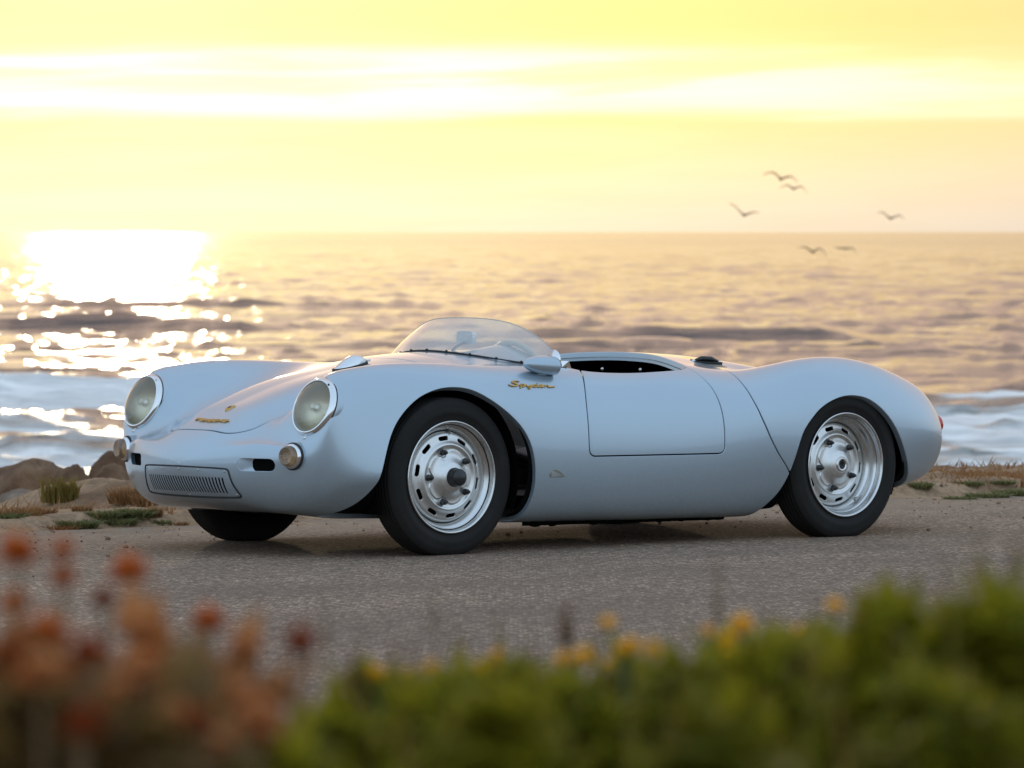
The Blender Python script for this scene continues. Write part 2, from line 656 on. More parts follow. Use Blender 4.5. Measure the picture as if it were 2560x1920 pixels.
def paint():
    m, N, b, out = mat_base('silver_paint')
    oc = N.n('ShaderNodeTexCoord', out=3)
    n = N.n('ShaderNodeTexNoise', {'Vector': oc, 'Scale': 2.2, 'Detail': 3.0})
    c = N.mix(n, (.385, .485, .56, 1), (.425, .525, .60, 1))
    fl = N.n('ShaderNodeTexNoise', {'Vector': oc, 'Scale': 1400.0, 'Detail': 1.0})
    c = N.mix(N.m('MULTIPLY', fl, .12), c, (.75, .78, .82, 1))
    dust = N.n('ShaderNodeTexNoise', {'Vector': oc, 'Scale': 60.0, 'Detail': 6.0, 'Roughness': .7})
    geo = N.n('ShaderNodeSeparateXYZ', {0: oc}, out=None)
    low = N.ramp(geo.outputs[2], [(.10, grey(1)), (.42, grey(0))])
    film = N.m('MULTIPLY', N.m('MULTIPLY', low, N.ramp(dust, [(.40, grey(.15)), (.70, grey(1))])), .38)
    c = N.mix(film, c, (.20, .16, .12, 1))
    setp(N, b, color=c, metal=N.m('SUBTRACT', .62, N.m('MULTIPLY', film, .6)), rough=N.m('ADD', .33, N.m('MULTIPLY', dust, .08)), coat=.9, coat_rough=.06, spec=.5,
         normal=bump(N, N.n('ShaderNodeTexNoise', {'Vector': oc, 'Scale': 7.0, 'Detail': 2.0}), .10, .004))
    return m


MAT['paint'] = paint()
MAT['chrome'] = simple('chrome', (.78, .79, .80), .14, 1., 40, .05)
MAT['alloy'] = simple('brushed_alloy', (.72, .72, .70), .34, .9, 70, .10)
MAT['mirror_bowl'] = simple('silvered_bowl', (.82, .79, .68), .38, .9, 60, .06)
MAT['alloy_polish'] = simple('polished_alloy', (.66, .66, .65), .25, 1., 60, .10)
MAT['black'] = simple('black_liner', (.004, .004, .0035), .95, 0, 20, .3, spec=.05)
MAT['rubber'] = simple('black_rubber', (.018, .017, .016), .62, 0, 60, .3, .1)
MAT['blackpaint'] = simple('black_enamel', (.02, .02, .02), .32, 0, 40, .2)
MAT['leather'] = simple('dark_leather', (.045, .032, .024), .6, 0, 60, .25, .2)
MAT['ivory'] = simple('ivory_rim', (.62, .58, .47), .35, 0, 30, .06)
MAT['gold'] = simple('gilt_metal', (.58, .35, .11), .34, .75, 80, .12)
MAT['red'] = simple('red_lens', (.55, .02, .01), .15, 0, 20, .1, coat=.8)
MAT['pewter'] = simple('pewter_enamel', (.30, .30, .26), .4, .6, 90, .15)
MAT['screw'] = simple('steel', (.55, .55, .55), .3, 1., 60, .1)


def mat_tyre():
    m, N, b, out = mat_base('tyre_rubber')
    oc = N.n('ShaderNodeTexCoord', out=3)
    n = N.n('ShaderNodeTexNoise', {'Vector': oc, 'Scale': 14.0, 'Detail': 5.0})
    c = N.mix(n, (.008, .0075, .007, 1), (.018, .016, .014, 1))
    d = N.n('ShaderNodeTexNoise', {'Vector': oc, 'Scale': 3.0, 'Detail': 4.0})
    c = N.mix(N.m('MULTIPLY', N.m('SUBTRACT', d, .5, clamp=True), .5), c, (.12, .10, .08, 1))
    # shoulder sipes: fine radial cuts near the tread edge
    sep = N.n('ShaderNodeSeparateXYZ', {0: oc}, out=None)
    ang = N.m('ARCTAN2', sep.outputs[2], sep.outputs[0])
    w = N.m('SINE', N.m('MULTIPLY', ang, 92.0))
    rr = N.m('SQRT', N.m('ADD', N.m('POWER', sep.outputs[0], 2.0), N.m('POWER', sep.outputs[2], 2.0)))
    mk = N.m('MULTIPLY', N.m('GREATER_THAN', rr, .282), N.m('LESS_THAN', rr, .3065))
    h = N.m('MULTIPLY', N.m('GREATER_THAN', w, .80), mk)
    setp(N, b, color=c, rough=.75, spec=.3, normal=bump(N, N.m('MULTIPLY', h, -1.0), .8, .003))
    return m


MAT['tyre'] = mat_tyre()


def mat_plexi():
    m, N, b, out = mat_base('plexiglass')
    t = N.t
    t.nodes.remove(b)
    tr = N.n('ShaderNodeBsdfTransparent', {0: (.97, .97, .955, 1)})
    gl = N.n('ShaderNodeBsdfGlossy', {0: (1, 1, 1, 1), 'Roughness': .03})
    oc = N.n('ShaderNodeTexCoord', out=3)
    n = N.n('ShaderNodeTexNoise', {'Vector': oc, 'Scale': 2.5, 'Detail': 3.0, 'Roughness': .5, 'Distortion': .5})
    df = N.n('ShaderNodeBsdfTranslucent', {0: (.9, .88, .82, 1)})
    df2 = N.n('ShaderNodeBsdfDiffuse', {0: (.85, .85, .85, 1)})
    dd = N.n('ShaderNodeMixShader', {0: .5, 1: df, 2: df2})
    haze = N.n('ShaderNodeMixShader', {0: N.m('ADD', .40, N.m('MULTIPLY', n, .24)), 1: tr, 2: dd})
    fr = N.n('ShaderNodeFresnel', {0: 1.45})
    mx = N.n('ShaderNodeMixShader', {0: N.m('MINIMUM', N.m('ADD', N.m('MULTIPLY', fr, .9), .02), .8), 1: haze, 2: gl})
    t.links.new(mx, out.inputs[0])
    return m


MAT['plexi'] = mat_plexi()


def mat_lens(name, col, milky=.3, rough=.06, scale=160., bst=.35):
    m, N, b, out = mat_base(name)
    t = N.t
    oc = N.n('ShaderNodeTexCoord', out=3)
    w = N.n('ShaderNodeTexWave', {'Vector': oc, 'Scale': scale, 'Distortion': .3}, bands_direction='Y')
    nm = bump(N, w, bst, .0015)
    tr = N.n('ShaderNodeBsdfTransparent', {0: (*col, 1)})
    if bst > .7:
        rf = N.n('ShaderNodeBsdfRefraction', {0: (*col, 1), 'Roughness': .02, 'IOR': 1.22, 'Normal': nm})
        tr = N.n('ShaderNodeMixShader', {0: .75, 1: tr, 2: rf})
    df = N.n('ShaderNodeBsdfDiffuse', {0: (*[c * .8 for c in col], 1), 'Normal': nm})
    tl = N.n('ShaderNodeBsdfTranslucent', {0: (*col, 1), 'Normal': nm})
    d2 = N.n('ShaderNodeMixShader', {0: .4, 1: df, 2: tl})
    a = N.n('ShaderNodeMixShader', {0: milky, 1: tr, 2: d2})
    gl = N.n('ShaderNodeBsdfGlossy', {0: (1, 1, 1, 1), 'Roughness': rough})
    fr = N.n('ShaderNodeFresnel', {0: 1.5})
    mx = N.n('ShaderNodeMixShader', {0: N.m('ADD', N.m('MULTIPLY', fr, .9), .02, clamp=True), 1: a, 2: gl})
    t.links.new(mx, out.inputs[0])
    return m


MAT['lens'] = mat_lens('headlight_glass', (.96, .95, .87), .04, .05, 60., .8)
MAT['amberlens'] = mat_lens('smoky_lens', (.80, .60, .40), .40, .1, 400., .6)


# ------------------------------------------------------------------ the sports car
CAR_M = Matrix(((0.764369, -0.644654, 0.0), (0.644654, 0.764369, 0.0), (0.0, 0.0, 1.0)))


def car_matrix():
    psi, pit, rol = 0.700728, -0.0117839, 0.0132522
    c, s = math.cos(psi), math.sin(psi)
    ex = Vector((c, s, pit)).normalized()
    ey = Vector((s, -c, rol))
    ey = (ey - ex * ex.dot(ey)).normalized()
    ez = ey.cross(ex)
    if ez.z < 0:
        ez = -ez
    ey = -ey
    m = Matrix.Identity(4)
    for i in range(3):
        m[i][0], m[i][1], m[i][2] = ex[i], ey[i], ez[i]
    m[0][3], m[1][3], m[2][3] = -0.69103, 16.84645, 0.0
    return m


CARW = car_matrix()
car = bpy.data.objects.new('sports_car', None)
COL.objects.link(car)
car.matrix_world = CARW
car.empty_display_size = .3
tag(car, 'silver open two-seat vintage racing roadster parked on the coastal road', 'car')

base = body_surface()
from mathutils.bvhtree import BVHTree
BV = BVHTree.FromPolygons([tuple(v) for v in base.V], [tuple(int(i) for i in f) for f in base.F])
BVM = BVHTree.FromPolygons([(v[0], -v[1], v[2]) for v in base.V], [tuple(int(i) for i in f) for f in base.F])


def surf(o, d):
    """first hit of the outer body surface (either half) from o along d: (point, outward normal)"""
    best = None
    for bv in (BV, BVM):
        h = bv.ray_cast(Vector(o), Vector(d).normalized())
        if h[0] is not None and (best is None or h[3] < best[3]):
            best = h
    if best is None:
        return None
    n = best[1]
    if n.dot(Vector(d)) > 0:
        n = -n
    return best[0], n


def on_top(x, s):
    return surf((x, -s, 2), (0, 0, -1))


def on_side(x, z):
    return surf((x, -2, z), (0, 1, 0))


def on_front(s, z):
    return surf((-3, -s, z), (1, 0, 0))


# outlines (x,z) of the wheel openings, door; (x,s) of cockpit and bonnet; (s,z) of nose openings
ARCH_F = curve2d([(-.60, .08), (-.52, .150), (-.453, .196), (-.415, .245), (-.392, .295), (-.342, .428), (-.287, .522), (-.212, .591), (-.144, .630), (-.061, .654), (.014, .658),
                  (.09, .646), (.172, .609), (.243, .564), (.313, .504), (.357, .439), (.380, .369), (.390, .291), (.388, .225), (.375, .15), (.36, .08)])
ARCH_R = curve2d([(1.60, .05), (1.647, .113), (1.675, .147), (1.708, .185), (1.739, .239), (1.775, .338), (1.812, .438), (1.848, .485), (1.911, .539), (1.985, .576), (2.06, .596),
                  (2.121, .599), (2.19, .589), (2.255, .560), (2.318, .512), (2.376, .450), (2.432, .370), (2.490, .285), (2.52, .235), (2.535, .19), (2.54, .10)])
DOOR = np.array([(.80, .80), (.77, .755)] + list(curve2d([(.745, .714), (.700, .675), (.668, .594), (.657, .494), (.655, .415)], 30)) + list(curve2d([(.655, .415), (.657, .392), (.664, .380), (.682, .373)], 10))[1:]
                + list(curve2d([(.682, .373), (1.0, .371), (1.345, .369)], 10)) + list(curve2d([(1.345, .369), (1.370, .373), (1.382, .386), (1.385, .41)], 10))[1:]
                + list(curve2d([(1.385, .41), (1.386, .454), (1.385, .549), (1.376, .616), (1.363, .660), (1.35, .706), (1.345, .76), (1.34, .80)], 30)))
COCKPIT_H = curve2d([(.715, 0), (.715, .25), (.712, .42), (.705, .54), (.715, .595), (.76, .622), (.90, .634), (1.1, .634), (1.26, .624), (1.335, .60), (1.375, .54), (1.42, .36), (1.455, .18), (1.465, 0)], 160)
HOOD_H = curve2d([(-.713, 0), (-.712, .12), (-.700, .185), (-.666, .232), (-.61, .268), (-.52, .288), (-.40, .298), (-.2, .312), (0, .325), (.12, .325), (.17, .300), (.19, .24), (.195, .12), (.195, 0)], 160)


def closed_half(c):
    return np.concatenate([c, (c * np.array([1, -1.]))[::-1][1:-1]])


COCKPIT = closed_half(COCKPIT_H)
HOOD = closed_half(HOOD_H)
GR_H = np.array([(0, .348), (.15, .3465), (.262, .343), (.272, .340), (.277, .331), (.287, .29), (.303, .247), (.304, .239), (.298, .234), (.285, .232), (.15, .228), (0, .227)])
GRILLE = np.concatenate([GR_H, (GR_H * np.array([-1, 1.]))[::-1][1:-1]])


def capsule_sd(s, z, s0, s1, zc, r):
    return np.hypot(np.maximum(np.maximum(s0 + r - s, s - (s1 - r)), 0), z - zc) - r


def xs(S):
    return S.V[:, 0], -S.V[:, 1], S.V[:, 2]


GAP = .0040
nu_, nv_ = 520, 200
sheet0 = base
x, s, z = xs(sheet0)
# rear clamshell: line over the deck and down the flank, written as x over the position around the section
vidx = np.tile(np.arange(nv_), nu_).astype(float)
CL = [(1.672, 0, .77), (1.668, .25, .75), (1.652, .389, .727), (1.575, .611, .697), (1.560, .70, .65), (1.570, .756, .583), (1.600, .784, .499), (1.640, .79, .422), (1.702, .787, .338), (1.757, .781, .29), (1.80, .75, .2), (1.81, .6, .12), (1.81, 0, .1)]
kv = []
for (cx, cs, cz) in CL:
    i = np.argmin((x - cx) ** 2 + (s - cs) ** 2 * 4 + (z - cz) ** 2 * 4)
    kv.append(vidx[i])
kv = np.maximum.accumulate(np.array(kv) + np.arange(len(kv)) * 1e-3)
kv[0] = 0
xl = np.interp(vidx, kv, [c[0] for c in CL])
# smooth the line a little
xl1 = np.interp(np.arange(nv_), kv, [c[0] for c in CL])
ker = np.hanning(15)
ker /= ker.sum()
xl1 = np.convolve(np.pad(xl1, 7, mode='edge'), ker, mode='valid')
xl = xl1[vidx.astype(int)]
g = (x - xl) * .8
front_half = sheet0.clip(-g - GAP, .014)
rear_half = sheet0.clip(g - GAP, .014)


def cut_arch(S, poly, smin=.46, lip=.03):
    x, s, z = xs(S)
    far = np.full(len(x), 9.0)
    lo, hi = poly[:, 0].min() - .05, poly[:, 0].max() + .05
    m = (x > lo) & (x < hi) & (s > smin - .05)
    far[m] = sd_poly(np.stack([x[m], z[m]], 1), poly)
    return S.clip(np.maximum(far, smin - s), lip)


front_half = cut_arch(front_half, ARCH_F)
rear_half = cut_arch(rear_half, ARCH_R)
front_half = cut_arch(front_half, ARCH_R)


def top_mask_sd(S, poly, zmin):
    x, s, z = xs(S)
    out = np.full(len(x), 9.0)
    m = (z > zmin) & (x > poly[:, 0].min() - .05) & (x < poly[:, 0].max() + .05)
    out[m] = sd_poly(np.stack([x[m], s[m]], 1), poly)
    return out


# cockpit opening
front_half = front_half.clip(top_mask_sd(front_half, COCKPIT, .5), .036)
# bonnet
gh = top_mask_sd(front_half, HOOD, .44)
hood = front_half.clip(-gh - GAP, .012)
front_half = front_half.clip(gh - GAP, .012)
# door
x, s, z = xs(front_half)
gd = np.full(len(x), 9.0)
m = (x > .5) & (x < 1.6) & (s > .3) & (z > .3)
gd[m] = sd_poly(np.stack([x[m], z[m]], 1), DOOR)
door = front_half.clip(-gd - GAP, .014)
front_half = front_half.clip(gd - GAP, .014)
# grille opening and brake ducts
x, s, z = xs(front_half)
m = x < -.60
gg = np.full(len(x), 9.0)
gg[m] = sd_poly(np.stack([s[m], z[m]], 1), GRILLE)
front_half = front_half.clip(gg - .002, .02)
x, s, z = xs(front_half)
gc = np.where(x < -.55, capsule_sd(s, z, .318, .484, .3615, .0255), 9.0)
front_half = front_half.clip(gc, .006)


HL_C = np.array([-.572, -.568, .586])
HL_N = np.array([-.938, -.035, .345])
HL_N = HL_N / np.linalg.norm(HL_N)


def cut_lamp(S, r=.1075):
    w = S.V - HL_C
    h = w @ HL_N
    rr = np.linalg.norm(w - h[:, None] * HL_N, axis=1)
    return S.clip(np.where(np.abs(h) < .10, rr - r, 9.0))


front_half = cut_lamp(front_half)


def both(S, name, mat, parent=None, props=None):
    V1, N1, F1 = S.with_lips()
    V2, N2, F2 = S.mirrored().with_lips()
    o = link_mesh(name, np.concatenate([V1, V2]), np.concatenate([F1, F2 + len(V1)]), mat, parent or car, np.concatenate([N1, N2]), True, props)
    return o


def single(S, name, mat, parent=None, props=None):
    V1, N1, F1 = S.with_lips()
    return link_mesh(name, V1, F1, mat, parent or car, N1, True, props)


body = both(front_half, 'body', MAT['paint'])
rear = both(rear_half, 'rear_clamshell', MAT['paint'])
hood_o = both(hood, 'front_hood', MAT['paint'])
single(door, 'door', MAT['paint'])
single(door.mirrored(), 'door', MAT['paint'])

# added black shell: stops light through the hollow body, makes the gaps dark
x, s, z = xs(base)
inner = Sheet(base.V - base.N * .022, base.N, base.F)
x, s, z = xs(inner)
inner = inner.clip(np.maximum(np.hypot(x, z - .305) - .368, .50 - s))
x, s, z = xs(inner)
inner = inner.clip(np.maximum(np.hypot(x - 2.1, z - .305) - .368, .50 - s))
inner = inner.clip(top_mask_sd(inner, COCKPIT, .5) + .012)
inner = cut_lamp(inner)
both(inner, 'blackout_shell', MAT['black'])
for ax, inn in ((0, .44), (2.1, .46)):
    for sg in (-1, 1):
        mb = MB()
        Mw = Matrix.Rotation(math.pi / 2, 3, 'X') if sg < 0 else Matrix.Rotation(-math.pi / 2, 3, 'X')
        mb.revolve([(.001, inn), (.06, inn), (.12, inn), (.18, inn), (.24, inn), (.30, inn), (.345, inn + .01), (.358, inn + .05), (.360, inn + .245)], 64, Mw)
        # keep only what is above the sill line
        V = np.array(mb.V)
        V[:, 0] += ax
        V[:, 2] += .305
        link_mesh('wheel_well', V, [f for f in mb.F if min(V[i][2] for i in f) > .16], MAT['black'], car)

# ---- nose grille panel with its slots
ns, nz = 420, 64
sg_ = np.linspace(-.31, .31, ns)
zg = np.linspace(.222, .352, nz)
Vp = np.zeros((ns, nz, 3))
Np = np.zeros((ns, nz, 3))
for i, a in enumerate(np.linspace(-.31, .31, 63)):
    pass
xs_c = np.linspace(-.31, .31, 63)
zs_c = np.linspace(.222, .352, 27)
XC = np.array([[on_front(a, b)[0].x for b in zs_c] for a in xs_c])
XF = nat_spline(xs_c, XC, sg_)
XF = nat_spline(zs_c, XF.T, zg).T
Vp[..., 0] = XF - .0012
Vp[..., 1] = -sg_[:, None]
Vp[..., 2] = zg[None]
du = np.gradient(Vp, axis=0)
dv = np.gradient(Vp, axis=1)
Np = np.cross(du, dv)
Np /= np.linalg.norm(Np, axis=2, keepdims=True)
if Np[ns // 2, nz // 2, 0] > 0:
    Np = -Np
ii, jj = np.meshgrid(np.arange(ns - 1), np.arange(nz - 1), indexing='ij')
a = (ii * nz + jj).ravel()
Fp = np.concatenate([np.stack([a, a + nz, a + nz + 1], 1), np.stack([a, a + nz + 1, a + 1], 1)])
panel = Sheet(Vp.reshape(-1, 3), Np.reshape(-1, 3), Fp)
fn = np.cross(panel.V[Fp[:, 1]] - panel.V[Fp[:, 0]], panel.V[Fp[:, 2]] - panel.V[Fp[:, 0]])
if (fn * panel.N[Fp[:, 0]]).sum() < 0:
    panel.F = panel.F[:, ::-1]
x, s, z = xs(panel)
panel = panel.clip(-sd_poly(np.stack([s, z], 1), GRILLE) - .0035, .006)
x, s, z = xs(panel)
NSL = 29
pitch = .484 / (NSL - 1)
sc = np.clip(np.round((s + .242) / pitch), 0, NSL - 1) * pitch - .242
ds = np.abs(s - sc)
zt, zb_, hw = .310, .244, .0053
gs = np.hypot(ds, np.maximum(np.maximum(z - (zt - hw), (zb_ + hw) - z), 0)) - hw
panel = panel.clip(gs, .0015)
gp = single(panel, 'grille_panel', MAT['paint'])


def on_nose(s_, z_, out=0.):
    h = on_front(s_, z_)
    return h[0] + h[1] * out, h[1]


ring = [on_nose(float(p[0]), float(p[1]), .001)[0] for p in curve2d(np.concatenate([GRILLE, GRILLE[:1]]), 160)[:-1]]
MB().tube(ring, .0034, 6, closed=True).build('rubber_seal', MAT['rubber'], gp)
for (a, b) in ((-.258, .333), (-.12, .336), (.0, .337), (.12, .336), (.258, .333), (.288, .242), (-.288, .242), (0, .2345)):
    p, n = on_nose(a, b, .001)
    Mq = n.to_track_quat('Z', 'Y').to_matrix()
    mb = MB()
    mb.revolve([(.0045, 0), (.0045, .0012), (.003, .0022), (.0001, .0026)], 12, Mq)
    mb.V = [tuple(Vector(v) + p) for v in mb.V]
    mb.build('screw', MAT['screw'], gp)
# mesh gauze behind the slots
Vg = panel.V.copy()
mb = MB()
for b in np.linspace(.238, .316, 3):
    pass

# ---- brake duct scoops
for sgn in (1, -1):
    nsx, nsz = 40, 17
    V = []
    F = []
    for i in range(nsx):
        t = i / (nsx - 1)
        sv = .318 + t * .166
        for j in range(nsz):
            w = -1 + 2 * j / (nsz - 1)
            hh = math.sqrt(max(0, 1 - max(0, abs(sv - .401) - .0575) ** 2 / .0255 ** 2)) * .0255
            zz = .3615 + w * hh
            p = on_front(sv, zz)[0]
            dep = .002 + .055 * min(1, max(0, (t - .06) / .5)) ** 1.3 * (1 - .30 * abs(w) ** 3)
            q = p + Vector((dep, 0, 0))
            V.append((q.x, -sgn * sv, q.z))
    for i in range(nsx - 1):
        for j in range(nsz - 1):
            a = i * nsz + j
            F.append((a, a + nsz, a + nsz + 1, a + 1) if sgn > 0 else (a, a + 1, a + nsz + 1, a + nsz))
    # scoop: painted ramp; beyond it a black sheet stands for the opening's shade
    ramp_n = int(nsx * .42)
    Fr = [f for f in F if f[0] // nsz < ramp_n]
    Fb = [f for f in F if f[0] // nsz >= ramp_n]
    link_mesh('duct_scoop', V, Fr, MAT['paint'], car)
    link_mesh('duct_dark_back', V, Fb, MAT['black'], car)
    wall = []
    Vw = []
    cap = [(.4585, 0)]
    pts = []
    for k in range(48):
        a = 2 * math.pi * k / 48
        cs_ = .4585 if math.cos(a) > 0 else .3435
        pts.append((cs_ + .0253 * math.cos(a), .3615 + .0253 * math.sin(a)))
    for (sv, zz) in pts:
        p = on_front(sv, zz)[0]
        Vw.append((p.x + .001, -sgn * sv, zz))
        Vw.append((p.x + .06, -sgn * sv, zz))
    Fw = [(2 * k, 2 * k + 1, (2 * k + 3) % 96, (2 * k + 2) % 96) for k in range(48)]
    link_mesh('duct_wall', Vw, Fw, MAT['paint'], car)

# ---- headlights
for sgn in (1, -1):
    c = Vector((-.572, -sgn * .568, .586))
    n = Vector((-.938, -sgn * .035, .345)).normalized()
    zax = n
    yax = Vector((0, 1, 0))
    xax = yax.cross(zax).normalized()
    yax = zax.cross(xax)
    Mh = Matrix((xax, yax, zax)).transposed()

    def place(mb):
        mb.V = [tuple(Vector(v) + c) for v in mb.V]
        return mb
    hl = place(MB().revolve([(.1005, .006), (.102, .010), (.1045, .0115), (.109, .010), (.1135, .006), (.1175, .000), (.1198, -.006), (.1202, -.010), (.118, -.012)], 72, Mh)).build('headlight', MAT['chrome'], car)
    place(MB().revolve([(.1195, -.009), (.1216, -.0105), (.1216, -.0135), (.119, -.015)], 72, Mh)).build('rubber_seal', MAT['rubber'], hl)
    place(MB().revolve([(.1195, -.0125), (.1222, -.016), (.1235, -.030), (.122, -.055), (.11, -.09)], 72, Mh)).build('headlight_bucket', MAT['paint'], hl)
    place(MB().revolve([(.1025, .004), (.096, .013), (.084, .022), (.065, .0305), (.043, .0365), (.02, .0397), (.0005, .0405)], 72, Mh)).build('lens', MAT['lens'], hl)
    place(MB().revolve([(.103, .002), (.097, -.014), (.080, -.036), (.06, -.056), (.035, -.069), (.015, -.074), (.0005, -.074)], 48, Mh)).build('reflector', MAT['mirror_bowl'], hl)
    place(MB().revolve([(.0005, -.008), (.012, -.010), (.018, -.018), (.019, -.034), (.016, -.050), (.020, -.074)], 20, Mh)).build('bulb', MAT['chrome'], hl)
    # fixing screw and tab
    for ang_, rr_ in ((rad(0), .1215),):
        p = c + Mh @ Vector((-.1245 * -1 * -1, 0, -.012))
    low = c + Mh @ (Vector((-1, 0, 0)) * .126 + Vector((0, 0, -.006))) if (Mh @ Vector((-1, 0, 0))).z < 0 else c + Mh @ (Vector((1, 0, 0)) * .126 + Vector((0, 0, -.012)))
    mb = MB()
    mb.box(low, (.006, .006, .008), Mh)
    mb.ellipsoid(low + n * .006, (.0045, .0045, .0045), 10, 6)
    mb.build('fixing_screw', MAT['chrome'], hl)
    upv = Mh @ Vector((1, 0, 0))
    if upv.z < 0:
        upv = -upv
    lat = Vector((0, -1, 0))
    q = c + (upv * .8 + lat * .6).normalized() * .110 + n * .0085
    mb = MB()
    mb.ellipsoid(q, (.004, .004, .004), 10, 6)
    mb.build('vent_hole', MAT['black'], hl)

# ---- turn signals
for sgn in (1, -1):
    p, n = on_nose(.553 * sgn, .397)
    n = Vector((-.975, -sgn * .20, .05)).normalized()
    Mt = n.to_track_quat('Z', 'Y').to_matrix()

    def place2(mb):
        mb.V = [tuple(Vector(v) + p) for v in mb.V]
        return mb
    ts = place2(MB().revolve([(.0485, -.035), (.0485, .006), (.047, .012), (.043, .016), (.0405, .017)], 48, Mt)).build('turn_signal', MAT['chrome'], car)
    place2(MB().revolve([(.0535, -.006), (.0535, .000), (.0515, .003), (.0488, .003)], 48, Mt)).build('gasket', MAT['rubber'], ts)
    place2(MB().revolve([(.060, -.06), (.056, -.03), (.054, -.012), (.0535, -.005)], 48, Mt)).build('signal_base', MAT['paint'], ts)
    place2(MB().revolve([(.0405, .012), (.0405, .024), (.0385, .034), (.0345, .041), (.032, .0428), (.030, .0418), (.0005, .0425)], 48, Mt)).build('lens', MAT['amberlens'], ts)
    place2(MB().revolve([(.0395, .010), (.028, .008), (.012, .006), (.0005, .006)], 32, Mt)).build('reflector', MAT['alloy_polish'], ts)
    mb = MB()
    for k in range(7):
        for l in range(7):
            u, v = (k - 3) * .0068, (l - 3) * .0068
            if u * u + v * v < .024 ** 2:
                mb.ellipsoid(Mt @ Vector((u, v, .0415)), (.0028, .0028, .0016), 8, 5)
    place2(mb).build('lens_facets', MAT['amberlens'], ts, props={'kind': 'stuff'})

# ---- wheels
def tyre_profile(R, w, rb, outer):
    """(r, h): h along the axle; outer face towards +h"""
    P = [(rb, -w * .60), (rb + .012, -w * .74), (rb + .035, -w * .93), (rb + .055, -w), (R - .045, -w * .985), (R - .022, -w * .90), (R - .010, -w * .82), (R - .004, -w * .74)]
    groove = [-.62, -.36, -.12, .12, .36, .62]
    pts = list(P)
    for gk in groove:
        c0 = gk * w
        crown = R - .004 * (gk) ** 2
        pts += [(crown, c0 - .0045), (crown - .006, c0 - .0028), (crown - .006, c0 + .0028), (crown, c0 + .0045)]
    Q = [(R - .004, w * .74), (R - .010, w * .82), (R - .022, w * .90), (R - .030, w * .945), (R - .033, w * .945), (R - .045, w * .985), (rb + .055, w), (rb + .046, w * .995), (rb + .044, w * .975), (rb + .030, w * .90), (rb + .022, w * .86), (rb + .019, w * .84), (rb + .006, w * .74), (rb, w * .66)]
    return pts + Q


def make_wheel(rear_):
    """wheel about the origin, outer face towards +Z; returns list of (name, V, F, mat)"""
    out = []
    dd = -.040 if rear_ else 0.0
    lip = .068 if not rear_ else .075       # outer lip plane
    bar = [(.2185, -.010), (.2215, -.003), (.2205, .002), (.2165, .0035), (.2125, .001), (.2095, -.006), (.2065, -.016), (.2035, -.023)]
    if rear_:
        bar += [(.199, -.026), (.1955, -.031), (.1935, -.042), (.1915, -.056), (.187, -.060), (.1825, -.064), (.180, -.075), (.178, -.094)]
    else:
        bar += [(.198, -.026), (.1935, -.030), (.189, -.034), (.186, -.042), (.182, -.048), (.178, -.056)]
    bar = [(r, h + lip) for r, h in bar]
    mb = MB()
    mb.revolve(bar, 96)
    mb.revolve([(.2185, lip - .010), (.205, lip - .03), (.190, -.03), (.19, -.09)], 64)
    wheel_main = mb
    # pressed disc with slots, on a polar grid
    nr, na = 90, 360
    rs_ = np.linspace(.028, .1785, nr)
    prof_r = [.028, .036, .044, .056, .068, .078, .086, .094, .108, .114, .119, .124, .129, .134, .141, .152, .164, .171, .1755, .1785]
    prof_h = [.016, .0155, .013, .006, -.006, -.0150, -.0195, -.0205, -.0205, -.020, -.0165, -.013, -.013, -.0175, -.024, -.029, -.031, -.0335, -.040, -.052]
    hb = np.interp(rs_, prof_r, prof_h)
    k_ = np.hanning(7)
    k_ /= k_.sum()
    hb = np.convolve(np.pad(hb, 3, mode='edge'), k_, 'valid')
    th = np.linspace(0, 2 * np.pi, na, endpoint=False)
    lug0 = rad(180 if not rear_ else 187)
    R_, T_ = np.meshgrid(rs_, th, indexing='ij')
    H = np.repeat(hb[:, None], na, 1)
    dl = (T_ - lug0 + np.pi / 5) % (2 * np.pi / 5) - np.pi / 5
    edge = .1085 - .026 * np.exp(-(dl / .26) ** 2)
    sm = np.clip((edge - R_) / .0045 + .5, 0, 1)
    sm = sm * sm * (3 - 2 * sm)
    H += .0045 * sm * np.clip((R_ - .05) / .03, 0, 1)
    dent = np.exp(-((R_ * np.sin(dl)) ** 2 + (R_ * np.cos(dl) - .1015) ** 2) / .010 ** 2)
    H += .003 * dent * (np.abs(R_ - .10) < .03)
    V = np.stack([R_ * np.cos(T_), R_ * np.sin(T_), H + lip + dd], 2)
    a0 = np.arange(nr - 1)[:, None] * na + np.arange(na)[None]
    b0 = np.arange(nr - 1)[:, None] * na + (np.arange(na)[None] + 1) % na
    a0, b0 = a0.ravel(), b0.ravel()
    F = np.concatenate([np.stack([a0, a0 + na, b0 + na], 1), np.stack([a0, b0 + na, b0], 1)])
    du_ = np.gradient(V, axis=0)
    dv_ = np.roll(V, -1, 1) - np.roll(V, 1, 1)
    Nn = np.cross(du_, dv_)
    Nn /= np.linalg.norm(Nn, axis=2, keepdims=True)
    sh = Sheet(V.reshape(-1, 3), Nn.reshape(-1, 3), F)
    r = np.hypot(sh.V[:, 0], sh.V[:, 1])
    tt = np.arctan2(sh.V[:, 1], sh.V[:, 0])
    sl0 = rad(97 if not rear_ else 101)
    ds_ = (tt - sl0 + np.pi / 10) % (2 * np.pi / 10) - np.pi / 10
    sd = np.hypot(np.maximum(np.abs(r * np.sin(ds_)) - .0160, 0), r * np.cos(ds_) - .1525) - .0092
    sh = sh.clip(sd, .010)
    out.append(('pressed_disc',) + sh.with_lips())
    return wheel_main, sh, lip + dd, lug0


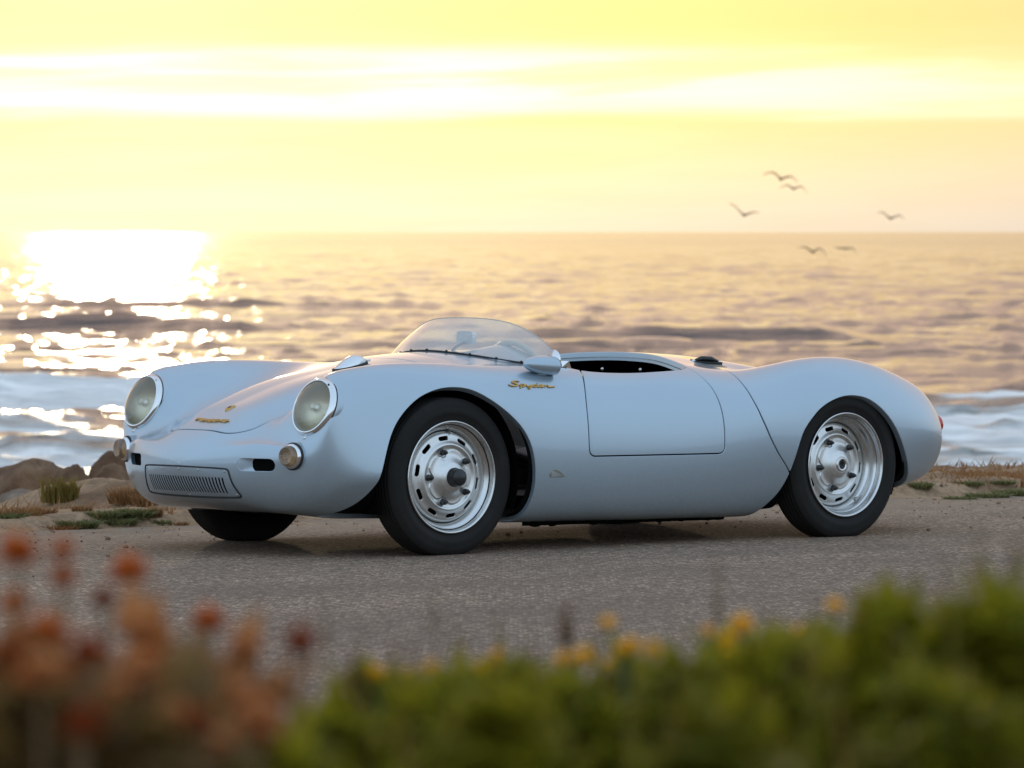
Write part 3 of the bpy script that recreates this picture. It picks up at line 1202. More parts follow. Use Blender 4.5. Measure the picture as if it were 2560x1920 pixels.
def build_wheel(name, ax, lat, rear_, near, parent=car):
    wm, disc, zd, lug0 = make_wheel(rear_)
    R, w = (.312, .074) if not rear_ else (.316, .080)
    rot = Matrix.Rotation(math.pi / 2, 3, 'X') if near else Matrix.Rotation(-math.pi / 2, 3, 'X')
    off = Vector((ax, -lat if near else lat, .305))
    wob = bpy.data.meshes.new('rim')

    def tr(V):
        A = np.asarray(V, float) @ np.array(rot).T
        return A
    lipz = .068 if not rear_ else .075
    V1 = tr(wm.V)
    o = link_mesh(name, V1, wm.F, MAT['alloy_polish'], parent)
    o.location = off
    Vd, Nd, Fd = disc.with_lips()
    link_mesh('pressed_disc', tr(Vd), Fd, MAT['alloy'], o, tr(Nd))
    tp = tyre_profile(R, w, .203, True)
    mb = MB()
    mb.revolve(tp, 128)
    Vt = tr(mb.V)
    zmin = -.305
    low = Vt[:, 2] < zmin + .001
    Vt[:, 2] = np.where(low, zmin + .001, Vt[:, 2])
    bul = np.clip((-.20 - Vt[:, 2]) / .1, 0, 1)
    Vt[:, 1] *= 1 + .04 * bul
    link_mesh('tyre', Vt, mb.F, MAT['tyre'], o)
    mb = MB()
    mb.revolve([(.001, zd - .075), (.172, zd - .075), (.172, zd - .12)], 48)
    link_mesh('brake_drum', tr(mb.V), mb.F, MAT['black'], o)
    if near:
        for k in range(5):
            a = lug0 + k * 2 * math.pi / 5
            cx, cy = .1015 * math.cos(a), .1015 * math.sin(a)
            mb = MB()
            mb.revolve([(.0135, -.004), (.0135, .004), (.0118, .006), (.0116, .017), (.0095, .019), (.0072, .0195), (.0070, .027), (.0055, .029), (.0002, .0295)], 6)
            mb.revolve([(.0135, -.003), (.0135, .001), (.011, .003)], 20)
            mb.V = [(v[0] + cx, v[1] + cy, v[2] + zd - .020) for v in mb.V]
            lo = link_mesh('lug_nut', tr(mb.V), mb.F, MAT['blackpaint'], o, smooth=False)
        mb = MB()
        if not rear_:
            mb.revolve([(.0375, .008), (.0385, .020), (.036, .024), (.0345, .030), (.0340, .046), (.031, .053), (.022, .058), (.0003, .060)], 40)
            mb.V = [(v[0], v[1], v[2] + zd) for v in mb.V]
            link_mesh('hub_cap', tr(mb.V), mb.F, MAT['blackpaint'], o)
        else:
            mb.revolve([(.034, .010), (.032, .019), (.026, .021), (.0195, .020), (.0185, .016)], 40)
            mb.V = [(v[0], v[1], v[2] + zd) for v in mb.V]
            link_mesh('hub_cap', tr(mb.V), mb.F, MAT['alloy_polish'], o)
            mb = MB()
            mb.revolve([(.0188, .014), (.0175, .0165), (.010, .0165), (.009, .012), (.0003, .012)], 24)
            mb.V = [(v[0], v[1], v[2] + zd) for v in mb.V]
            link_mesh('axle_nut', tr(mb.V), mb.F, MAT['rubber'], o)
        # valve stem
        a = rad(84) if not rear_ else rad(-53)
        rr_ = .180 if not rear_ else .186
        p0 = Vector((rr_ * math.cos(a), rr_ * math.sin(a), lipz - (.046 if not rear_ else .062)))
        p1 = p0 + Vector((-.010 * math.cos(a), -.010 * math.sin(a), .026))
        mb = MB().tube([p0, p0 * .6 + p1 * .4, p0 * .4 + p1 * .6, p1], [.005, .0045, .003, .0035], 10)
        link_mesh('valve_stem', tr(mb.V), mb.F, MAT['screw'], o)
    return o


build_wheel('wheel', 0, .640, False, True)
build_wheel('wheel', 2.1, .688, True, True)
build_wheel('wheel', 0, .640, False, False)
build_wheel('wheel', 2.1, .688, True, False)


# ------------------------------------------------------------------ windscreen, mirrors, cockpit, badges
def loop3(pts, n):
    p = np.asarray(pts, float)
    d = np.r_[0, np.cumsum(np.linalg.norm(np.diff(p, axis=0), axis=1) ** .5)]
    return nat_spline(d, p, np.linspace(0, d[-1], n))


WB = [(.440, 0), (.457, .14), (.510, .28), (.575, .42), (.622, .50), (.662, .555), (.695, .588)]
WTOP = [(.622, 0, .924), (.632, .14, .921), (.660, .27, .904), (.682, .37, .870), (.695, .45, .826), (.703, .51, .780), (.708, .56, .742)]
nW = 60
wb = loop3([(a, b, 0) for a, b in WB], nW)
wt = loop3(WTOP, nW)
for p in wb:
    h = on_top(float(p[0]), float(p[1]))
    p[2] = h[0].z + .004
full_b = np.concatenate([(wb * np.array([1, -1, 1.]))[:0:-1], wb])
full_t = np.concatenate([(wt * np.array([1, -1, 1.]))[:0:-1], wt])
nh = 18
G = np.zeros((len(full_b), nh, 3))
for j in range(nh):
    t = j / (nh - 1)
    # slightly bulged glass
    bl = .012 * math.sin(math.pi * t)
    P = full_b * (1 - t) + full_t * t
    nrm = np.stack([-np.ones(len(P)) * .6, full_b[:, 1] * .8, np.ones(len(P)) * .7], 1)
    nrm /= np.linalg.norm(nrm, axis=1)[:, None]
    hgt = np.linalg.norm(full_t - full_b, axis=1)[:, None] / .30
    G[:, j] = P + nrm * bl * np.minimum(hgt, 1)
Vg = G.reshape(-1, 3) * np.array([1, -1, 1.])
Fg = []
for i in range(len(full_b) - 1):
    for j in range(nh - 1):
        a = i * nh + j
        Fg.append((a, a + nh, a + nh + 1, a + 1))
ws = link_mesh('windscreen', Vg, Fg, MAT['plexi'], car)
MB().tube([(p[0], -p[1], p[2]) for p in full_t], .0022, 6).build('glass_edge', mat_lens('glass_edge', (.92, .93, .88), .5, .1, 1., 0), ws)
MB().tube([(p[0], -p[1], p[2] - .001) for p in full_b], .0048, 6).build('mounting_strip', MAT['rubber'], ws)
for i in range(6, len(full_b), 9):
    p = full_b[i]
    MB().ellipsoid((p[0] - .004, -p[1] * 1.008, p[2] + .004), (.006, .006, .004), 10, 6).build('strip_screw', MAT['blackpaint'], ws)
# clamp bracket at the near and far screen ends
for sg in (-1, 1):
    e0 = np.array([.70, .598, 0])
    pts = [(.640, .560), (.675, .580), (.712, .594)]
    mb = MB()
    for q, (a, b) in enumerate(pts[:-1]):
        a1, b1 = pts[q + 1]
        za = on_top(a, b)[0].z
        zb1 = on_top(a1, b1)[0].z
        mb.add([(a, sg * (b + .003), za + .001), (a1, sg * (b1 + .003), zb1 + .001), (a1 - .010, sg * (b1 + .001), zb1 + .030), (a, sg * (b - .002), za + .026),
                (a, sg * (b - .001), za + .001), (a1, sg * (b1 - .001), zb1 + .001), (a1 - .010, sg * (b1 - .003), zb1 + .030), (a, sg * (b - .006), za + .026)],
               [(0, 1, 2, 3), (7, 6, 5, 4), (0, 4, 5, 1), (3, 2, 6, 7), (1, 5, 6, 2), (0, 3, 7, 4)])
    mb.build('end_bracket', MAT['chrome'], ws, smooth=False)

# door mirror: painted bullet
def bullet(name, c, L, ry, rz, mat, parent, yaw=0.):
    mb = MB()
    nn_, mm = 28, 22
    V = []
    F = []
    for i in range(mm + 1):
        t = i / mm
        # rounded nose at the front, cut off flat at the back
        rr = (1 - (1 - t) ** 2.3) ** .5 * (1 - .06 * t ** 3)
        for k in range(nn_):
            a = 2 * math.pi * k / nn_
            cz = math.sin(a)
            V.append(Vector((t * L - L * .5, ry * rr * math.cos(a), rz * rr * cz * (1.0 if cz > 0 else .92) - .010 * t)))
    for i in range(mm):
        for k in range(nn_):
            l = (k + 1) % nn_
            F.append((i * nn_ + k, (i + 1) * nn_ + k, (i + 1) * nn_ + l, i * nn_ + l))
    F.append(tuple(mm * nn_ + k for k in range(nn_)))
    Rz = Matrix.Rotation(yaw, 3, 'Z')
    V = [Rz @ v + Vector(c) for v in V]
    return link_mesh(name, V, F, mat, parent)


mp, mn = on_top(.50, .655)
mir = bullet('wing_mirror', (.480, -.668, .742), .148, .050, .042, MAT['paint'], car, rad(-3))
mir.data.set_sharp_from_angle(angle=rad(50))
MB().tube([(.50, -.655, .70), (.50, -.66, .735)], [.024, .018], 16).build('mirror_foot', MAT['paint'], mir)
MB().tube([(.5595, -.665, .757), (.5615, -.665, .757)], [.042, .042], 24).build('mirror_glass', MAT['chrome'], mir)

# chrome teardrop filler handle on the bonnet
cp = []
hp, hn = on_top(.0, .07)
mb = MB()
nn_, mm = 24, 24
V = []
F = []
for i in range(mm + 1):
    t = i / mm
    wdt = .034 * (math.sin(math.pi * min(1, t ** .75)) ** .7 if 0 < t < 1 else 0.0)
    ht = .040 * (math.sin(math.pi * t ** 1.25) ** .75 if 0 < t < 1 else 0.0)
    xx = -.085 + .165 * t
    b = on_top(xx, .07)[0].z
    for k in range(nn_):
        a = math.pi * k / (nn_ - 1)
        V.append((xx, -.07 + wdt * math.cos(a), b - .002 + .008 * (1 if 0 < t < 1 else 0) + ht * math.sin(a)))
for i in range(mm):
    for k in range(nn_ - 1):
        F.append((i * nn_ + k, (i + 1) * nn_ + k, (i + 1) * nn_ + k + 1, i * nn_ + k + 1))
fl = link_mesh('filler_cap', V, F, MAT['chrome'], car)
mb = MB()
ol = []
for i in range(1, mm):
    t = i / mm
    wdt = .037 * math.sin(math.pi * t ** .75) ** .7
    xx = -.088 + .171 * t
    ol.append((xx, wdt))
pl = ol + [(a, -b) for a, b in reversed(ol)]
MB().tube([(a, -.07 + b, on_top(a, .07)[0].z + .003) for a, b in pl], .005, 6, closed=True).build('cap_gasket', MAT['rubber'], fl)
MB().box((.083, -.07, on_top(.083, .07)[0].z + .012), (.006, .012, .005)).build('cap_latch', MAT['chrome'], fl)

# black latch on the rear deck
lp, ln = on_top(1.655, .375)
La = Vector((1, -.08, -.04)).normalized()
mb = MB()
Ml = Matrix((La, ln.cross(La).normalized(), ln)).transposed()
mb.box(lp + ln * .006, (.072, .020, .006), Ml)
lat = mb.build('deck_latch', MAT['blackpaint'], car, smooth=False)
mb = MB()
mb.tube([lp + Ml @ Vector((-.06, 0, .012)), lp + Ml @ Vector((-.03, 0, .022)), lp + Ml @ Vector((.02, 0, .022)), lp + Ml @ Vector((.06, 0, .012))], [.006, .010, .010, .006], 10)
mb.build('latch_lever', MAT['blackpaint'], lat)
for dx in (-.068, .068):
    MB().ellipsoid(lp + Ml @ Vector((dx, .0, .010)), (.008, .008, .006), 10, 6).build('latch_rivet', MAT['chrome'], lat)
mb = MB()
mb.box(lp + ln * .001 + Ml @ Vector((-.02, -.02, 0)), (.085, .045, .0012), Ml)
mb.build('latch_plate', MAT['pewter'], lat, smooth=False)

# cockpit
inr = MB()
V = []
F = []
for (x0, x1, s0, z0, z1) in ((.70, 1.36, .60, .20, .69),):
    inr.add([(x0, -s0, z0), (x1, -s0, z0), (x1, s0, z0), (x0, s0, z0), (x0, -s0, z1), (x1, -s0, z1), (x1, s0, z1), (x0, s0, z1)],
            [(0, 1, 2, 3), (0, 4, 5, 1), (2, 6, 7, 3), (1, 5, 6, 2)])
inr.build('cockpit_tub', MAT['leather'], car, smooth=False)
for sy in (-.29, .29):
    mb = MB()
    prof = []
    for i in range(9):
        a = i / 8
        prof.append((1.00 + .0 * a, 0))
    # bucket seat: cushion and curved back
    st = MB()
    for i in range(13):
        pass
    cush = []
    path = [(.86, .30), (.95, .315), (1.08, .30), (1.18, .285), (1.235, .33), (1.265, .42), (1.295, .52), (1.315, .60), (1.325, .645)]
    path = curve2d(path, 24)
    Vs = []
    for (px_, pz_) in path:
        for k in range(13):
            w = -1 + k / 6
            up = .03 * abs(w) ** 4
            Vs.append((px_ - up, sy + w * .215 * (1 - .12 * max(0, pz_ - .55) / .1), pz_ + up))
    Fs = [(i * 13 + k, i * 13 + k + 1, (i + 1) * 13 + k + 1, (i + 1) * 13 + k) for i in range(23) for k in range(12)]
    so = link_mesh('seat', Vs, Fs, MAT['leather'], car)
    md = so.modifiers.new('thick', 'SOLIDIFY')
    md.thickness = .05
    md.offset = -1
# dashboard with binnacle hump
mb = MB()
V = []
nD = 41
for i in range(nD):
    sv = -.52 + 1.04 * i / (nD - 1)
    zt_ = on_top(.71, sv)[0].z
    V += [(.712, -sv, zt_ - .004), (.718, -sv, zt_ - .035), (.713, -sv, zt_ - .20)]
F = [(3 * i + k, 3 * i + 3 + k, 3 * i + 4 + k, 3 * i + 1 + k) for i in range(nD - 1) for k in range(2)]
dash = link_mesh('dashboard', V, F, MAT['paint'], car)
V = []
nb, mb_ = 25, 15
for i in range(nb):
    w = -1 + 2 * i / (nb - 1)
    for j in range(mb_):
        t = j / (mb_ - 1)
        xx = .50 + .22 * t
        yy = .25 + w * .16
        hgt = .046 * (math.cos(w * math.pi / 2) ** .8) * math.sin(min(1, t * 1.25) * math.pi / 2) ** 1.5
        V.append((xx, -yy, on_top(min(xx, .71), yy)[0].z + hgt - .002))
F = [(i * mb_ + j, (i + 1) * mb_ + j, (i + 1) * mb_ + j + 1, i * mb_ + j + 1) for i in range(nb - 1) for j in range(mb_ - 1)]
link_mesh('instrument_binnacle', V, F, MAT['paint'], dash)
# steering wheel
sc_ = Vector((.748, -.250, .652))
sn = Vector((.93, 0, .37)).normalized()
Msw = sn.to_track_quat('Z', 'Y').to_matrix()
rim = [sc_ + Msw @ Vector((.185 * math.cos(2 * math.pi * k / 48), .185 * math.sin(2 * math.pi * k / 48), 0)) for k in range(48)]
sw = MB().tube(rim, .0125, 10, closed=True).build('steering_wheel', MAT['ivory'], car)
for k in range(3):
    a = rad(90 + 120 * k)
    MB().tube([sc_ - sn * .03, sc_ + Msw @ Vector((.18 * math.cos(a), .18 * math.sin(a), 0))], [.007, .005], 8).build('spoke', MAT['alloy'], sw)
MB().tube([sc_ - sn * .02, sc_ - sn * .25], [.02, .018], 12).build('steering_column', MAT['blackpaint'], sw)
# rear-view mirror on the scuttle
rm = MB()
rc = Vector((.640, -.020, .842))
V = []
for i, dx in enumerate((-.010, .010)):
    for k in range(32):
        a = 2 * math.pi * k / 32
        ca, sa = math.cos(a), math.sin(a)
        V.append((rc.x + dx, rc.y + .052 * math.copysign(abs(ca) ** .45, ca), rc.z + .028 * math.copysign(abs(sa) ** .45, sa)))
F = [tuple(range(32)), tuple(range(63, 31, -1))] + [(k, k + 32, (k + 1) % 32 + 32, (k + 1) % 32) for k in range(32)]
rvm = link_mesh('rear_view_mirror', V, F, MAT['alloy'], car, smooth=False)
MB().tube([(rc.x - .01, rc.y, rc.z - .02), (rc.x - .05, rc.y + .0, rc.z - .035), (rc.x - .075, rc.y, on_top(.565, .02)[0].z)], .006, 8).build('mirror_stalk', MAT['rubber'], rvm)
# tonneau studs on the rear bulkhead
for sv in (.06, .30):
    MB().ellipsoid((1.352, -sv, .706), (.006, .008, .008), 10, 6).build('tonneau_stud', MAT['screw'], car)

# tail lamps
for sg in (-1, 1):
    h = surf((4, sg * .585, .462), (-1, 0, 0))
    p, n = h
    n = (n + Vector((1, 0, 0))).normalized()
    mb = MB()
    Mt = n.to_track_quat('Z', 'Y').to_matrix()
    mb.revolve([(.036, -.03), (.036, .002), (.031, .008), (.018, .012), (.0003, .013)], 32, Mt)
    mb.V = [tuple(Vector(v) + p) for v in mb.V]
    mb.build('tail_lamp', MAT['red'], car)


# ---- lettering and badges
def strokes_ribbon(name, strokes, to3d, wd, ht, mat, parent):
    """pen strokes as a raised ribbon lying on the surface"""
    mb = MB()
    for st in strokes:
        c = curve2d(st, max(8, len(st) * 6)) if len(st) > 2 else np.array(st, float)
        P = []
        Nn = []
        for u, v in c:
            p, n = to3d(u, v)
            P.append(p)
            Nn.append(n)
        m_ = len(P)
        V = []
        for i in range(m_):
            tdir = (P[min(i + 1, m_ - 1)] - P[max(0, i - 1)]).normalized()
            sd = Nn[i].cross(tdir).normalized()
            w = wd * (1.25 if .15 < i / m_ < .85 else .8)
            V += [P[i] + sd * w, P[i] + sd * w * .7 + Nn[i] * ht, P[i] - sd * w * .7 + Nn[i] * ht, P[i] - sd * w]
        F = [(4 * i + k, 4 * i + k + 1, 4 * i + 5 + k, 4 * i + 4 + k) for i in range(m_ - 1) for k in range(3)]
        F += [(0, 3, 2, 1), (4 * m_ - 4, 4 * m_ - 3, 4 * m_ - 2, 4 * m_ - 1)]
        mb.add(V, F)
    return mb.build(name, mat, parent, smooth=False)


# "Spyder" script on the front wing (u along the car to the rear, v up; unit = letter height)
SP = [[(1.15, 1.02), (.75, 1.10), (.30, .86), (.62, .60), (.85, .38), (.45, .12), (.0, .18), (-.22, .36)],
      [(1.02, .40), (1.10, .10), (1.02, -.28)], [(1.05, .20), (1.32, .52), (1.62, .36), (1.45, .10), (1.12, .12)],
      [(1.80, .48), (1.86, .16), (2.10, .16), (2.30, .46)], [(2.30, .46), (2.26, .02), (2.05, -.30), (1.88, -.18)],
      [(2.30, .16), (2.50, .16)],
      [(3.05, .40), (2.72, .46), (2.52, .22), (2.80, .10), (3.05, .32)], [(3.18, .84), (3.06, .30), (3.16, .10), (3.34, .16)],
      [(3.34, .22), (3.66, .34), (3.56, .52), (3.36, .34), (3.52, .10), (3.84, .20)],
      [(3.90, .46), (3.96, .10)], [(3.94, .26), (4.12, .46), (4.30, .38)], [(4.30, .38), (4.26, .14), (4.60, .16), (5.00, .22)]]


def sp3(u, v):
    xx = .297 + u * .0455
    zz = .6555 + (v - .25) * .0195 + (u - 2.3) * -.0016
    p, n = on_side(xx, zz)
    return p + n * .0005, n


strokes_ribbon('script_lettering', SP, sp3, .0030, .0045, MAT['gold'], car)

# letters on the bonnet, one mesh each
BL = {'P': [[(0, 0), (0, 1), (.75, 1), (.9, .75), (.75, .5), (0, .5)]], 'O': [[(0, 0), (0, 1), (.9, 1), (.9, 0), (0, 0)]],
      'R': [[(0, 0), (0, 1), (.75, 1), (.9, .75), (.75, .5), (0, .5)], [(.4, .5), (.9, 0)]], 'S': [[(.9, 1), (0, 1), (0, .5), (.9, .5), (.9, 0), (0, 0)]],
      'C': [[(.9, 1), (0, 1), (0, 0), (.9, 0)]], 'H': [[(0, 0), (0, 1)], [(.9, 0), (.9, 1)], [(0, .5), (.9, .5)]], 'E': [[(.9, 1), (0, 1), (0, 0), (.9, 0)], [(0, .5), (.75, .5)]]}
for i, ch in enumerate('PORSCHE'):
    mb = MB()
    for st in BL[ch]:
        pts = []
        for u, v in st:
            sv = -.074 + i * .0295 + u * .022
            xx = -.655 + (1 - v) * -.012 + .006 * (abs(sv - .026) / .1) ** 2
            p, n = on_top(xx, sv)
            pts.append((p, n))
        for k in range(len(pts) - 1):
            (p, n), (q, n2) = pts[k], pts[k + 1]
            d_ = (q - p).normalized()
            sd = n.cross(d_).normalized() * .0026
            e = d_ * .0024
            a, b = p - e, q + e
            mb.add([a + sd, b + sd, b - sd, a - sd, a + sd + n * .005, b + sd + n2 * .005, b - sd + n2 * .005, a - sd + n * .005],
                   [(4, 5, 6, 7), (0, 1, 5, 4), (1, 2, 6, 5), (2, 3, 7, 6), (3, 0, 4, 7)])
    mb.build('letter', MAT['gold'], hood_o, smooth=False)
# base bar under the letters
bp_ = []
for i in range(24):
    sv = -.080 + i * .213 / 23
    p, n = on_top(-.660 + .006 * (abs(sv - .026) / .1) ** 2, sv)
    bp_.append(p + n * .003)
MB().tube(bp_, .0032, 6).build('letter_bar', MAT['gold'], hood_o)
# crest: small enamel shield
p, n = on_top(-.573, .03)
shield = [(-.022, .024), (0, .028), (.022, .024), (.023, 0), (.017, -.018), (0, -.032), (-.017, -.018), (-.023, 0)]
sh2 = curve2d(shield + shield[:1], 40)[:-1]
tx = Vector((0, -1, 0))
ty = n.cross(tx).normalized()
if ty.x < 0:
    ty = -ty
V = []
for (u, v) in sh2:
    V.append(p + tx * u * .8 + ty * v * .8)
for (u, v) in sh2:
    V.append(p + tx * u * .74 + ty * v * .74 + n * .004)
V.append(p + n * .0065)
k = len(sh2)
F = [(i, (i + 1) % k, (i + 1) % k + k, i + k) for i in range(k)] + [(i + k, (i + 1) % k + k, 2 * k) for i in range(k)]
crest = link_mesh('hood_crest', V, F, MAT['gold'], hood_o)
V = [p + tx * u * .3 + ty * v * .3 + n * .0066 for u, v in sh2] + [p + n * .0078]
F = [(i, (i + 1) % k, k) for i in range(k)]
link_mesh('crest_centre', V, F, MAT['blackpaint'], crest)

# small teardrop badge low on the flank, with ruled lines
td = [(.458, .296), (.456, .312), (.466, .324), (.486, .325), (.505, .318), (.536, .296)]
td = np.concatenate([curve2d(td, 24), curve2d([(.536, .296), (.50, .2945), (.458, .296)], 8)[1:-1]])
V = []
for u, v in td:
    q, n = on_side(float(u), float(v))
    V.append(q + n * .0003)
for u, v in td:
    q, n = on_side(float(.49 + (u - .49) * .93), float(.308 + (v - .308) * .9))
    V.append(q + n * .0035)
k = len(td)
F = [(i, (i + 1) % k, (i + 1) % k + k, i + k) for i in range(k)] + [tuple(range(k, 2 * k))]
bd = link_mesh('side_badge', V, F, MAT['pewter'], car, smooth=False)
mb = MB()
for q_ in range(5):
    v = .299 + q_ * .0048
    x1_ = .53 - q_ * .011
    a, n = on_side(.463, v)
    b, n2 = on_side(x1_, v)
    mb.tube([a + n * .0038, b + n2 * .0038], .0008, 5)
mb.build('badge_lines', MAT['chrome'], bd)

# flange and bolts hanging under the sill
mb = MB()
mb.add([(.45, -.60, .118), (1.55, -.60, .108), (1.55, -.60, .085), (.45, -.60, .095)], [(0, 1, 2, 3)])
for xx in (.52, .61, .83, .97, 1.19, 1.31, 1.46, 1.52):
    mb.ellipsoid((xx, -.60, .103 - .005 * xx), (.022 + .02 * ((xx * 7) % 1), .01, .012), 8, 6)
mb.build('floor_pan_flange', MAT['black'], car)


# ------------------------------------------------------------------ ground, road, sea
PN = CARW.to_3x3().col[2].copy()
PX0, PY0 = CARW.translation.x, CARW.translation.y


def plane_z(X, Y):
    return -(PN.x * (X - PX0) + PN.y * (Y - PY0)) / PN.z


EDGE_A = rad(38.2)
ENX, ENY = -math.sin(EDGE_A), math.cos(EDGE_A)


def q_of(X, Y):
    """metres beyond the seaward edge of the road"""
    return (X + 1.84) * ENX + (Y - 18.15) * ENY


def p_of(X, Y):
    return (X + 1.84) * math.cos(EDGE_A) + (Y - 18.15) * math.sin(EDGE_A)


class VNoise:
    """smooth value noise on numpy arrays"""
    def __init__(self, seed):
        r = np.random.default_rng(seed)
        self.g = r.random((64, 64))

    def __call__(self, x, y):
        x = np.asarray(x, float)
        y = np.asarray(y, float)
        xi, yi = np.floor(x).astype(int), np.floor(y).astype(int)
        fx, fy = x - xi, y - yi
        fx = fx * fx * fx * (fx * (fx * 6 - 15) + 10)
        fy = fy * fy * fy * (fy * (fy * 6 - 15) + 10)
        g = self.g
        a = g[xi % 64, yi % 64]
        b = g[(xi + 1) % 64, yi % 64]
        c = g[xi % 64, (yi + 1) % 64]
        d = g[(xi + 1) % 64, (yi + 1) % 64]
        return (a * (1 - fx) + b * fx) * (1 - fy) + (c * (1 - fx) + d * fx) * fy

    def fbm(self, x, y, o=4, gain=.5):
        s, a, t = 0., 1., 0.
        for k in range(o):
            s = s + a * self(x * 2 ** k + 17.3 * k, y * 2 ** k + 5.1 * k)
            t += a
            a *= gain
        return s / t


VN = VNoise(3)


def sstep(a, b, x):
    t = np.clip((x - a) / (b - a), 0, 1)
    return t * t * (3 - 2 * t)


def ground_z(X, Y):
    X = np.asarray(X, float)
    Y = np.asarray(Y, float)
    q = q_of(X, Y)
    p = p_of(X, Y)
    base = plane_z(X, Y)
    wob = (VN.fbm(p * 1.3, q * 1.3 + 9, 3) - .5) * .5
    # ledge along the road edge, uneven
    led = .055 + .05 * (VN(p * .9 + 3, q * 0 + 2) - .4)
    z = base + led * sstep(.02, .16, q + wob * .35)
    z = z + sstep(.1, .8, q) * (VN.fbm(p * 1.1 + 5, q * 1.1, 4) - .45) * .17
    z = z + sstep(0, .3, q) * (VN.fbm(p * 7, q * 7, 4, .6) - .5) * .055
    z = z + (1 - sstep(-1.5, .0, q)) * -.004 + sstep(-2.2, -.2, q) * (VN.fbm(p * 9, q * 9, 3) - .5) * .012 * (1 - sstep(-.1, .1, q))
    z = z - .46 * sstep(.4, 2.8, q) * (1 - sstep(-.2, 2.6, p))
    # brow of the bank on the right
    z = z - .13 * sstep(.5, 2.5, q) * sstep(2.0, 3.5, p)
    z = z + .06 * np.exp(-((q - 2.6) / .5) ** 2) * sstep(2.2, 4.0, p) * (.6 + .8 * VN(p * .7, q * .7 + 4))
    # bluff down to the shore
    brow = 3.4 + (VN(p * .35, 3.3) - .5) * .8
    z = z - 4.6 * sstep(0, 7.5, q - brow) - .10 * np.clip(q - brow, 0, 1)
    # bank on the landward side of the road
    z = z + .25 * sstep(9.0, 11.5, -q) + .06 * sstep(8.9, 9.6, -q) * (VN.fbm(X * 1.5, Y * 1.5, 3) - .3)
    return z


def axis(segs):
    out = []
    for a, b, st in segs:
        out += list(np.arange(a, b - 1e-9, st))
    out.append(segs[-1][1])
    return np.array(out)


def mat_ground():
    m, N, b, out = mat_base('sandy_earth')
    oc = N.n('ShaderNodeNewGeometry', out=0)
    n1 = N.n('ShaderNodeTexNoise', {'Vector': oc, 'Scale': 1.7, 'Detail': 6.0, 'Roughness': .6})
    n2 = N.n('ShaderNodeTexNoise', {'Vector': oc, 'Scale': 22.0, 'Detail': 6.0, 'Roughness': .65})
    n3 = N.n('ShaderNodeTexVoronoi', {'Vector': oc, 'Scale': 70.0})
    c = N.ramp(n1, [(.30, (.20, .115, .065, 1)), (.48, (.36, .225, .13, 1)), (.68, (.46, .31, .19, 1))])
    c = N.mix(N.m('MULTIPLY', N.ramp(n2, [(.42, grey(0)), (.62, grey(1))]), .45), c, (.105, .072, .050, 1))
    c = N.mix(N.m('MULTIPLY', N.ramp(n3, [(.0, grey(1)), (.22, grey(0))]), .35), c, (.36, .31, .25, 1))
    h = N.m('ADD', N.m('MULTIPLY', n2, .7), N.m('MULTIPLY', n3, .3))
    setp(N, b, color=c, rough=.95, spec=.15, normal=bump(N, h, .9, .02))
    return m


